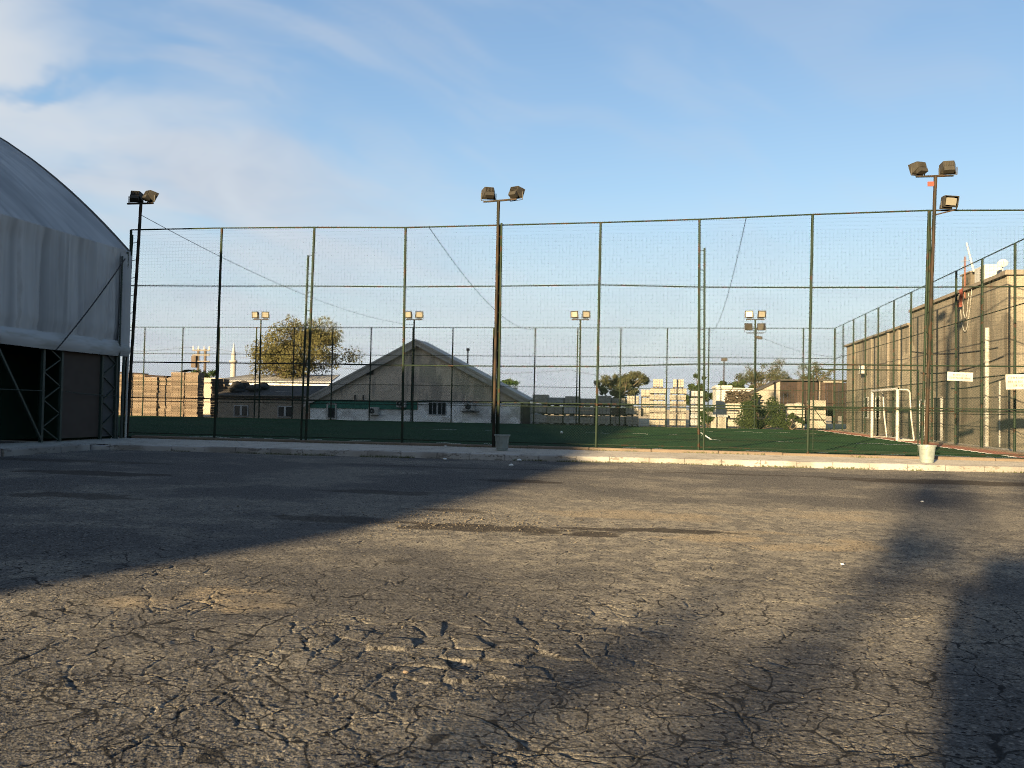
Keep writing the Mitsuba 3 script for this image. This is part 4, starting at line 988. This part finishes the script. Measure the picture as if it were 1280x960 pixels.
v = np.array([[-46.0, 81.6, 3.55], [-33.0, 81.6, 3.55], [-34.2, 87, 4.45], [-44.5, 87, 4.35]])
rfm = put('roof', (np.vstack([v, v + [0, 0, 0.10]]), _BF), 'm_slate', ub)
A, B = [], []
for u in np.linspace(0, 1, 40):
    A.append(v[0] * (1 - u) + v[1] * u + [0, -0.02, 0.11]); B.append(v[3] * (1 - u) + v[2] * u + [0, 0, 0.11])
put('ridge_line', many_bars(A, B, 0.03), 'm_slate', rfm, kind='stuff')
for x0 in (-42.5, -38.5):
    put('window', box(x0, x0 + 1.2, 82.16, 82.199, 2.6, 3.2), 'm_window', ub)
solo('pale_shed', join([box(-52, -45.2, 84, 92, 0.1, 3.4), box(-52.3, -45.0, 83.7, 92, 3.4, 3.95)]), 'm_pale_roof', 'pale low shed roof between the minaret and the white building', 'shed')

# gabled building
gb = thing('gabled_building', 'wide building with a block gable, pale roof edges and whitewashed base', 'building')
GY = 66.1
AX, AZ, EL, ER, EZ = -19.55, 6.45, -28.9, -10.9, 1.95
put('wall', prism_y([(-28.4, 0.1), (-11.05, 0.1), (-11.05, 1.9), (AX, AZ), (-28.4, 1.75)], GY, GY + 3.2), 'm_gable', gb)
put('base_band', join([box(-28.43, -19.3, GY - 0.06, GY, 0.1, 1.08), box(-19.3, -11.02, GY - 0.06, GY, 0.1, 1.86)]), 'm_whitewash', gb, label='whitewashed lower band of the gable wall')
th = 0.16
rl = put('roof', prism_y([(EL, EZ - 0.35), (AX, AZ + 0.12), (AX, AZ + 0.12 + th), (EL - 0.05, EZ - 0.35 + th)], GY - 0.5, GY + 3.4), 'm_roof_pale', gb)
rr = put('roof', prism_y([(AX, AZ + 0.12), (ER + 0.55, EZ - 0.05), (ER + 0.60, EZ - 0.05 + th), (AX, AZ + 0.12 + th)], GY - 0.5, GY + 3.4), 'm_roof_pale', gb)
put('barge_board', prism_y([(EL, EZ - 0.84), (AX, AZ - 0.38), (AX, AZ + 0.118), (EL, EZ - 0.352)], GY - 0.44, GY - 0.36), 'm_roof_pale', rl)
put('barge_board', prism_y([(AX, AZ - 0.22), (ER + 0.5, EZ - 0.40), (ER + 0.5, EZ - 0.03), (AX, AZ + 0.118)], GY - 0.44, GY - 0.36), 'm_roof_pale', rr)
put('sheet', box(-28.42, -19.4, GY - 0.16, GY - 0.07, 1.10, 1.72), 'm_green_sheet', gb, label='green sheet fixed along the wall above the white band')
put('cable', tube(sagging((-19.4, GY - 0.1, 1.88), (-11.1, GY - 0.1, 1.92), 0.06), 0.03, 5), 'm_cable', gb)
w = put('window', box(-26.85, -26.25, GY - 0.10, GY - 0.065, 0.32, 1.40), 'm_window', gb, label='narrow white framed window near the left end')
put('frame', join([box(-26.97, -26.85, GY - 0.20, GY - 0.062, 0.22, 1.52), box(-26.25, -26.13, GY - 0.20, GY - 0.062, 0.22, 1.52), box(-26.85, -26.25, GY - 0.20, GY - 0.062, 1.40, 1.52), box(-26.85, -26.25, GY - 0.20, GY - 0.062, 0.22, 0.32)]), 'm_white_paint', w)
for x0 in (-18.4, -17.65):
    w = put('window', box(x0, x0 + 0.62, GY - 0.10, GY - 0.065, 0.75, 1.66), 'm_window', gb)
    put('frame', join([box(x0 - 0.05, x0, GY - 0.12, GY - 0.062, 0.7, 1.71), box(x0 + 0.62, x0 + 0.67, GY - 0.12, GY - 0.062, 0.7, 1.71), box(x0, x0 + 0.62, GY - 0.12, GY - 0.062, 1.66, 1.71), box(x0, x0 + 0.62, GY - 0.12, GY - 0.062, 0.70, 0.75), box(x0 + 0.29, x0 + 0.33, GY - 0.115, GY - 0.062, 0.75, 1.66)]), 'm_frame_grey', w)
put('vent', box(-23.7, -23.1, GY - 0.04, GY + 0.01, 3.85, 4.42), 'm_dark', gb, label='square dark vent opening high in the gable')
put('vent', join([box(-15.3, -14.75, GY - 0.03, GY + 0.01, 3.72, 4.22)]), 'm_grey_wall', gb, label='closed square vent panel in the right half of the gable')
for x in (-24.6, -23.9):
    put('pipe', tube([(x, GY - 0.12, 1.74), (x, GY - 0.12, 2.2)], 0.06, 8), 'm_dark', gb)
put('corner_wall', box(-11.02, -10.55, GY + 0.3, GY + 10, 0.1, 1.75), 'm_slate', gb)
aircon('air conditioner low on the white band of the gabled building', -22.9, GY - 0.30, 0.62, 0, 0.85, 0.62)
aircon('air conditioner at the right end of the green sheet on the gable wall', -20.6, GY - 0.36, 1.28, 0, 0.75, 0.52)
aircon('air conditioner on a dark shelf right of the double window', -15.0, GY - 0.30, 1.12, 0, 0.8, 0.56, True)
cr = thing('chimney_pipe', 'thin chimney pipe behind the right slope of the gable roof', 'chimney')
put('pipe', tube([(-16.7, 72, 4.0), (-16.7, 72, 6.3)], 0.06, 8), 'm_dark', cr, smooth=True)
put('cowl', revolve([(0.05, 6.2), (0.16, 6.28), (0.16, 6.4), (0.0, 6.5)], 10, (-16.7, 72, 0)), 'm_dark', cr)

# packs of blocks and slabs on pallets, each pack a thing
def pack(label, x0, x1, z0, z1, y, m, cols=4, rows=1, group=None, depth=1.0, cover=False):
    t = thing('block_pack', label, 'block pack', group)
    out, w, h = [], (x1 - x0) / cols, (z1 - z0 - 0.10) / rows
    for a in range(cols):
        for b in range(rows):
            jy = rng.uniform(-0.012, 0.012)
            out.append(box(x0 + a * w + 0.012, x0 + (a + 1) * w - 0.012, y + jy, y + depth + jy, z0 + 0.10 + b * h + 0.006, z0 + 0.10 + (b + 1) * h - 0.006))
    put('blocks', join(out), m, t)
    put('pallet', join([box(x0, x1, y + 0.02, y + depth, z0 + 0.075, z0 + 0.098)] + [box(x - 0.06, x + 0.06, y + 0.05, y + depth, z0 + 0.004, z0 + 0.075) for x in (x0 + 0.08, (x0 + x1) / 2, x1 - 0.08)]), 'm_board', t)


tiers = [0.20, 0.66, 1.16, 1.64, 2.12, 2.60, 3.10]
ordn = ['lowest', 'second lowest', 'third from the ground', 'fourth from the ground', 'fifth from the ground', 'sixth from the ground']
for x0, x1, nm in ((-1.05, 0.14, 'left tall cream stack'), (0.45, 1.68, 'right tall cream stack')):
    for k in range(6):
        j = rng.uniform(-0.03, 0.03)
        pack(f'cream block pack, {ordn[k]} in the {nm}', x0 + j, x1 + j, tiers[k], tiers[k + 1], 66.0, 'm_block_0', 4 if k % 2 else 3, 2)
    pack(f'small cream block pack on the very top of the {nm}', x0 + 0.22, x1 - 0.20, 3.10, 3.78, 66.1, 'm_block_0', 3, 3)
for k, (z0, z1) in enumerate([(0.9, 1.65), (1.65, 2.35), (2.35, 3.0)]):
    pack(f'pale block pack peeping out left of the left tall cream stack, {["lowest", "middle", "top"][k]} one', -1.75, -0.75, z0, z1, 67.4, 'm_block_0', 3, 2)
for k in range(5):
    pack(f'shaded grey block pack right of the right tall cream stack, {ordn[k]}', 1.95, 3.05, 0.2 + 0.55 * k, 0.75 + 0.55 * k, 67.2, 'm_block_3', 3, 2)
cols = [(-10.2, -9.0, 3), (-8.95, -7.75, 3), (-7.65, -6.5, 3), (-6.4, -5.3, 3), (-5.2, -4.05, 3), (-3.95, -2.95, 3), (-2.85, -1.9, 3)]
names = ['first', 'second', 'third', 'fourth', 'fifth', 'sixth', 'seventh']
hs = [0.02, -0.03, 0.0, -0.06, 0.01, -0.04, 0.03]
for c, (x0, x1, nt) in enumerate(cols):
    for k in range(nt):
        y = 66.0 + rng.uniform(0, 0.5) + (0.5 if k == 2 else 0)
        m = ['m_block_1', 'm_block_3', 'm_block_0', 'm_block_2', 'm_block_1', 'm_block_0', 'm_block_2'][(c * 2 + k * 3) % 7] if c < 4 else ['m_block_2', 'm_block_0', 'm_block_2', 'm_wood_1'][(c + k * 2) % 4]
        z0 = 0.18 + k * (0.76 + hs[c])
        pack(f'{["bottom", "middle", "top"][k]} grey block pack in the {names[c]} stack right of the gabled building', x0 + rng.uniform(-0.05, 0.05), x1, z0, z0 + 0.74 + hs[c] + rng.uniform(-0.10, 0.0), y, m, int(rng.integers(2, 5)), int(rng.integers(2, 4)))
for c in range(6):
    for k in range(3):
        x0 = -9.6 + c * 1.22
        pack(f'{["bottom", "middle", "top"][k]} dark block pack in the back row of stacks, {names[c]} from the gable', x0, x0 + 1.16, 0.16 + k * 0.70, 0.16 + k * 0.70 + 0.68, 67.6, 'm_block_1' if (c + k) % 2 else 'm_block_3', 3, 2)
solo('black_barrel', join([revolve([(0.0, 0.15), (0.30, 0.15), (0.31, 0.5), (0.30, 1.9), (0.0, 1.95)], 14, (x, 66.0, 0)) for x in (-10.55,)]), 'm_dark', 'tall black barrel between the gabled building and the grey stacks', 'barrel', smooth=40)

# right part of the yard
solo('slab_box', box(3.52, 4.62, 66.0, 67, 0.15, 0.98), 'm_block_0', 'cream block under a dark slab left of the big bush', 'block')
solo('concrete_slab', rbox(3.35, 4.75, 65.9, 67.1, 0.985, 1.16, 0.02), 'm_slate', 'dark slab lying on the cream block left of the bush', 'slab')
wb = thing('white_yard_building', 'low white walled building seen above the brushwood pile', 'building')
put('wall', box(4.6, 9.2, 78, 84, 0.1, 3.5), 'm_white_paint', wb)
put('parapet', box(4.5, 5.95, 77.9, 84.1, 3.5, 3.70), 'm_white_paint', wb)
st = []
for k in range(260):
    a = rng.uniform([4.55, 66.6, 2.05], [6.4, 67.6, 2.95]); L = rng.uniform(0.3, 0.7); an_ = rng.normal(0, 0.5)
    st.append(tube([a, a + [L * math.cos(an_) * 0.6, rng.uniform(-0.4, 0.4), L * math.sin(an_) * 0.6]], rng.uniform(0.025, 0.06), 5))
mat('m_brushwood', lambda p, n, uv: mix((0.022, 0.015, 0.010), (0.085, 0.062, 0.042), noise(p.x * 9, p.y * 9, p.z * 9)), 0.9)
solo('brushwood_pile', join(st), 'm_brushwood', 'brown pile of brushwood and offcuts on the packs left of the bush', 'wood pile')
for k in range(3):
    pack(f'brown slab pack under the brushwood pile, {["lowest", "middle", "top"][k]} one', 4.75, 6.35, 0.2 + 0.62 * k, 0.80 + 0.62 * k, 66.5, 'm_block_2', 3, 3)
sd = thing('rusty_shed', 'dark rusty sheet shed with grey side wall beside the rendered building', 'shed')
put('wall', prism_y([(6.9, 0.1), (9.0, 0.1), (9.0, 3.85), (6.9, 2.85)], 70.0, 76), 'm_grey_wall', sd)
x = 9.02
while x < 13.9:
    w = rng.uniform(0.20, 0.30)
    jz = rng.uniform(-0.06, 0.06)
    put('plank', box(x, x + w - 0.012, 70.0 + rng.uniform(-0.025, 0.025), 70.06, 0.6 if rng.random() < 0.5 else 1.2, 3.82 + jz * 0.5), 'm_rust_sheet_pale' if rng.random() < 0.3 else 'm_rust_sheet', sd)
    x += w
put('roof', join([box(8.95, 14.2, 69.7, 76, 3.90, 4.02)]), 'm_dark', sd)
v = np.array([[6.7, 69.75, 2.78], [8.94, 69.75, 3.90], [8.94, 76, 3.90], [6.7, 76, 2.78]])
put('roof', (np.vstack([v, v + [0, 0, 0.09]]), _BF), 'm_dark', sd)
put('post', box(11.9, 12.0, 69.85, 69.95, 0.1, 3.89), 'm_roof_edge', sd)
put('sheet', box(12.2, 13.6, 69.72, 69.98, 3.80, 3.89), 'm_pale_roof', sd)
for k, (z0, z1) in enumerate([(0.2, 0.86), (0.86, 1.66), (1.66, 2.36)]):
    pack(f'large cream block pack in front of the rusty shed, {["bottom", "middle", "top"][k]} one', 10.55, 11.75, z0, z1, 66.0, 'm_block_0', 1, 1)
for k, (z0, z1) in enumerate([(0.2, 1.0), (1.0, 1.75)]):
    pack(f'tan block pack between the bush and the cream packs, {["lower", "upper"][k]} one', 9.1, 10.35, z0, z1, 66.6, 'm_block_2', 2, 3)
for x, z, lb in ((9.35, 1.92, 'pale sack on the tan packs, left one'), (9.95, 1.98, 'pale sack on the tan packs, right one')):
    m = trimesh.creation.icosphere(2); vv = m.vertices * [0.42, 0.35, 0.2] * (1 + 0.25 * (meshkit.fbm(m.vertices * 3 + x, 3) - 0.5))[:, None]
    solo('sack', (vv + [x, 66.9, z], m.faces), 'm_block_2', lb, 'sack', smooth=True)
yl = thing('yard_lamp', 'brown lamp pole standing behind the white walled building', 'lamp')
put('pole', tube([(6.03, 90, 0), (6.03, 90, 6.6)], 0.07, 8), 'm_rusty', yl, smooth=True)
put('head', rbox(5.75, 6.35, 89.6, 90.2, 6.55, 6.85, 0.05), 'm_dark', yl)

# ---------------------------------------------------------------- trees and bushes
def leaves(centres, radii, count, size, rg, flat=0.8):
    """Small leaf faces spread through clumps, thicker towards each clump's rim."""
    n = len(centres); k = rg.choice(n, count, p=radii ** 2 / (radii ** 2).sum())
    d = rg.normal(0, 1, (count, 3)); d /= np.linalg.norm(d, axis=1, keepdims=True)
    c = centres[k] + d * (radii[k] * rg.random(count) ** 0.45)[:, None] * [1, 1, flat]
    a = rg.normal(0, 1, (count, 3)); a /= np.linalg.norm(a, axis=1, keepdims=True)
    b = np.cross(a, rg.normal(0, 1, (count, 3))); b /= np.linalg.norm(b, axis=1, keepdims=True)
    s = size * rg.uniform(0.6, 1.4, count)[:, None]
    v = np.stack([c - a * s, c + b * s * 0.45, c + a * s, c - b * s * 0.45], 1).reshape(-1, 3)
    i = np.arange(count)[:, None] * 4
    return v, np.vstack([i + [0, 1, 2], i + [0, 2, 3]])


def tree(name, label, x, y, z0, crown_z, top, rx, ry, clumps, count, size, leaf, seed, trunk=0.22, lean=0.0, squash=1.0, group=None, cat='tree', shape_fn=None):
    rg = np.random.default_rng(seed)
    t = thing(name, label, cat, group)
    mid, rz = (crown_z + top) / 2, (top - crown_z) / 2
    lobes = rg.normal(0, 1, (13, 3)); lobes *= (rg.uniform(0.40, 0.95, (13, 1)) / np.linalg.norm(lobes, axis=1, keepdims=True)); lobes[0] = 0
    cs, rs = [], []
    while len(cs) < clumps:
        u = lobes[rg.integers(0, len(lobes))] + rg.normal(0, 0.25, 3)
        if np.linalg.norm(u) > 1.15: continue
        if shape_fn and not shape_fn(u): continue
        cs.append([x + u[0] * rx * 0.86 + lean * u[2], y + u[1] * ry * 0.86, mid + u[2] * rz * 0.86]); rs.append(rg.uniform(0.13, 0.27) * min(rx, rz * 1.25) * (1.1 - 0.3 * abs(u[2])))
    cs, rs = np.array(cs), np.array(rs)
    fork = crown_z + 0.25 * rz
    limbs = []
    for c in cs[:: max(1, len(cs) // 26)]:
        s = np.array([x, y, fork + rg.uniform(-0.2, 0.5) * rz * 0.6])
        m = s * 0.5 + c * 0.5 + rg.normal(0, 0.08, 3) * rx
        limbs.append(tube([s, m, c], [trunk * 0.40, trunk * 0.24, trunk * 0.07], 6))
        for _ in range(2):
            e = c + rg.normal(0, 1, 3) * rs.mean() * 1.2
            limbs.append(tube([m * 0.3 + c * 0.7, e], [trunk * 0.10, trunk * 0.03], 4))
    put('trunk', join([tube([(x, y, z0 - 0.1), (x + 0.05, y, (z0 + fork) / 2), (x, y, fork + 0.9 * rz * 0.6)], [trunk * 1.25, trunk, trunk * 0.5], 10)]), 'm_bark', t, smooth=True)
    put('limbs', join(limbs), 'm_bark', t, kind='stuff')
    put('crown', leaves(cs, rs, count, size, rg), leaf, t, kind='stuff')
    return t


tree('golden_tree', 'tall golden leaved tree behind the white building left of the gable', -38.2, 86, 0, 2.4, 11.1, 6.3, 5.2, 130, 22000, 0.125, 'm_leaf_gold', 62, 0.34, shape_fn=lambda u: abs(u[0] + 0.05) < 1.02 - 0.45 * max(u[2], 0))
tree('green_tree', 'spreading green tree rising behind the middle of the stacks', -4.3, 80, 0, 1.9, 5.3, 3.3, 2.6, 44, 5600, 0.13, 'm_leaf_olive', 63, 0.2, lean=0.4, shape_fn=lambda u: u[2] < 0.25 + 0.7 * u[0] + 0.45)
tree('green_tree', 'dark green tree behind the right tall cream stack', 3.5, 84, 0, 1.6, 5.1, 1.9, 1.8, 22, 3600, 0.13, 'm_leaf_green', 23, 0.16)
tree('green_tree', 'low green tree behind the yard lamp and white walled building', 7.6, 92, 0, 2.2, 5.2, 3.2, 2.0, 24, 3600, 0.14, 'm_leaf_green', 24, 0.18)
tree('bare_tree', 'thin leaved autumn tree above the grey side of the rusty shed', 10.2, 96, 0, 2.6, 7.5, 3.4, 2.4, 38, 3000, 0.12, 'm_leaf_olive', 25, 0.2)
tree('bare_tree', 'sparse autumn tree above the roof of the rusty shed', 15.4, 98, 0, 2.8, 7.2, 3.6, 2.4, 34, 2300, 0.12, 'm_leaf_olive', 26, 0.2)
tree('green_tree', 'small tree top just right of the gabled roof', -17.0, 96, 0, 2.0, 5.2, 2.2, 1.6, 16, 1500, 0.14, 'm_leaf_dark', 27, 0.16)
tree('green_tree', 'dark tree top above the pallets below the utility pole', -56.5, 99, 0, 2.2, 5.9, 2.6, 2.0, 18, 2000, 0.15, 'm_leaf_dark', 28, 0.16)


def bush(label, x, y, z0, rx, ry, h, clumps, count, size, leaf, seed):
    rg = np.random.default_rng(seed); t = thing('bush', label, 'bush')
    a = rg.uniform(0, 2 * np.pi, clumps); q = rg.random(clumps) ** 0.5
    cs = np.stack([x + rx * q * np.cos(a), y + ry * q * np.sin(a), z0 + h * rg.uniform(0.12, 1, clumps) * (1 - 0.55 * q ** 2)], 1)
    put('foliage', leaves(cs, rg.uniform(0.16, 0.34, clumps) * h * 0.6, count, size, rg), leaf, t, kind='stuff')
    put('stem', join([tube([(x + rg.normal(0, 0.1), y, z0), c], [0.03, 0.008], 5) for c in cs[::2]]), 'm_bark', t, kind='stuff')


bush('large leafy green bush against the far fence left of the cream packs', 7.05, 65.3, 0.15, 1.75, 0.9, 2.7, 46, 6500, 0.085, 'm_leaf_green', 31)
bush('low sprawling bush right of the large bush at the far fence', 9.15, 65.0, 0.15, 0.95, 0.6, 1.15, 18, 2200, 0.075, 'm_leaf_green', 32)
bush('dark ivy like bush left of the slab topped block', 3.25, 66.2, 0.15, 0.55, 0.4, 1.7, 16, 1800, 0.075, 'm_leaf_dark', 33)

# weeds along the kerb foot and the fence plinth
A = []
for k in range(2600):
    s = rng.uniform(0, total); q = KA + kd * s + np.array([0, -0.02 - abs(rng.normal(0, 0.03))])
    if meshkit.fbm(np.array([[s * 0.7, 0, 0]]), 3, seed=3)[0] < 0.47: continue
    A.append([q[0], q[1], 0.0])
for k in range(900):
    x = rng.uniform(-18, 12)
    if meshkit.fbm(np.array([[x * 0.8, 3, 0]]), 3, seed=3)[0] < 0.5: continue
    A.append([x, 27.13 - abs(rng.normal(0, 0.03)), 0.16])
A = np.array(A); h = rng.uniform(0.02, 0.075, len(A))
tip = A + np.stack([rng.normal(0, 0.03, len(A)), rng.normal(0, 0.02, len(A)), h], 1)
w = rng.uniform(0.006, 0.014, len(A))
V = np.stack([A - np.stack([w, 0 * w, 0 * w + 0.02], 1), A + np.stack([w, 0 * w, 0 * w - 0.02], 1), tip], 1).reshape(-1, 3)
put('weeds', (V, np.arange(len(V)).reshape(-1, 3)), 'm_weed', kind='stuff', label='short dry weeds growing along the kerb and the fence foot')
labels['weeds']['category'] = 'weeds'

# litter
for x, y, r, lb in [(-5.9, 22.9, 0.05, 'crumpled white paper in shade left of the middle bin'), (-3.9, 23.3, 0.06, 'crumpled white paper at the kerb foot below the middle bin'), (-3.75, 21.2, 0.06, 'crumpled white paper lying on the asphalt in front of the middle bin'), (-6.9, 26.8, 0.045, 'white scrap of paper at the foot of the near fence'), (4.35, 15.6, 0.024, 'flat white scrap on the sunlit asphalt, right side'), (1.75, 8.9, 0.018, 'small white scrap beside the cracks, near right'), (-1.4, 4.65, 0.016, 'small orange brown leaf on the near asphalt')]:
    m = trimesh.creation.icosphere(2); vv = m.vertices * (1 + 0.9 * (meshkit.fbm(m.vertices * 2.5 + x * 3, 3) - 0.5))[:, None] * [r, r * 0.8, r * 0.55]
    solo('litter', (vv + [x, y, (0.16 if y > 25 else 0.0) + r * 0.45], m.faces), 'm_paper' if r > 0.017 else 'm_wood_2', lb, 'litter', smooth=20)
m = trimesh.creation.icosphere(2)
solo('ball', (m.vertices * 0.07 + [-4.87, 41.5, 0.28], m.faces), 'm_paper', 'small white ball lying on the shaded turf', 'ball', smooth=True)

# ---------------------------------------------------------------- behind the camera: what throws the soft shadows at lower right
sh = thing('shade_shrub', 'dense tall shrub behind the viewer, added to cast shade at the lower right corner', 'bush')
SX, SY, rg = -2.66, -10.2, np.random.default_rng(77)  # added stand-in foliage, its outline shaped to cast the corner shadow
cs = np.array([[SX + a, SY + b, z] for z in (0.4, 0.85, 1.3, 1.75, 2.1, 2.38) for a in np.linspace(-0.55, 1.2, 7) for b in (-0.35, 0.35)])
cs += rg.normal(0, 0.06, cs.shape); cs = cs[~((cs[:, 2] > 2.2) & (cs[:, 0] < SX - 0.30))]
put('foliage', leaves(cs, np.full(len(cs), 0.28), 24000, 0.075, rg, 1.0), 'm_leaf_dark', sh, kind='stuff')
put('stem', join([tube([(SX + a, SY, 0), (SX + a * 1.2, SY, 1.9)], [0.05, 0.02], 6) for a in (-0.3, 0.1, 0.5)]), 'm_bark', sh)


def off_tree(label, shadow, L, trunk, crown, count, seed, leaf='m_leaf_dark', size=0.09, lean=0.0):
    """A young tree whose crown middle throws its shadow on the given spot of the lot, L metres away along the sun's bearing."""
    h = L * math.tan(ELEV); x = shadow[0] - L * 0.3157; y = shadow[1] - L * 0.949
    rg = np.random.default_rng(seed); t = thing('young_tree', label, 'tree')
    put('trunk', tube([(x - lean * 1.15, y, 0), (x - lean, y, h - 0.95), (x - lean * 0.55, y, h - 0.5), (x, y, h)], [trunk, trunk * 0.9, trunk * 0.85, trunk * 0.7], 8), 'm_bark', t, smooth=True)
    if crown:
        cs = np.array([x, y, h]) + rg.normal(0, 0.55, (16, 3)) * crown
        put('crown', leaves(cs, np.full(16, min(crown) * 0.75), count, size, rg), leaf, t, kind='stuff')


off_tree('slim trunk behind the viewer, casting the left soft streak of shadow', (0.62, 7.6), 48, 0.16, None, 0, 41, lean=0.35)
off_tree('young tree behind the viewer, casting the streak and blot at the right', (2.85, 10.1), 48, 0.14, (0.65, 0.5, 0.25), 420, 42, lean=0.7)
off_tree('larger tree behind the viewer, casting the soft shade at the far right', (6.9, 14.2), 58, 0.2, (2.6, 2.0, 1.1), 1700, 43, size=0.16)
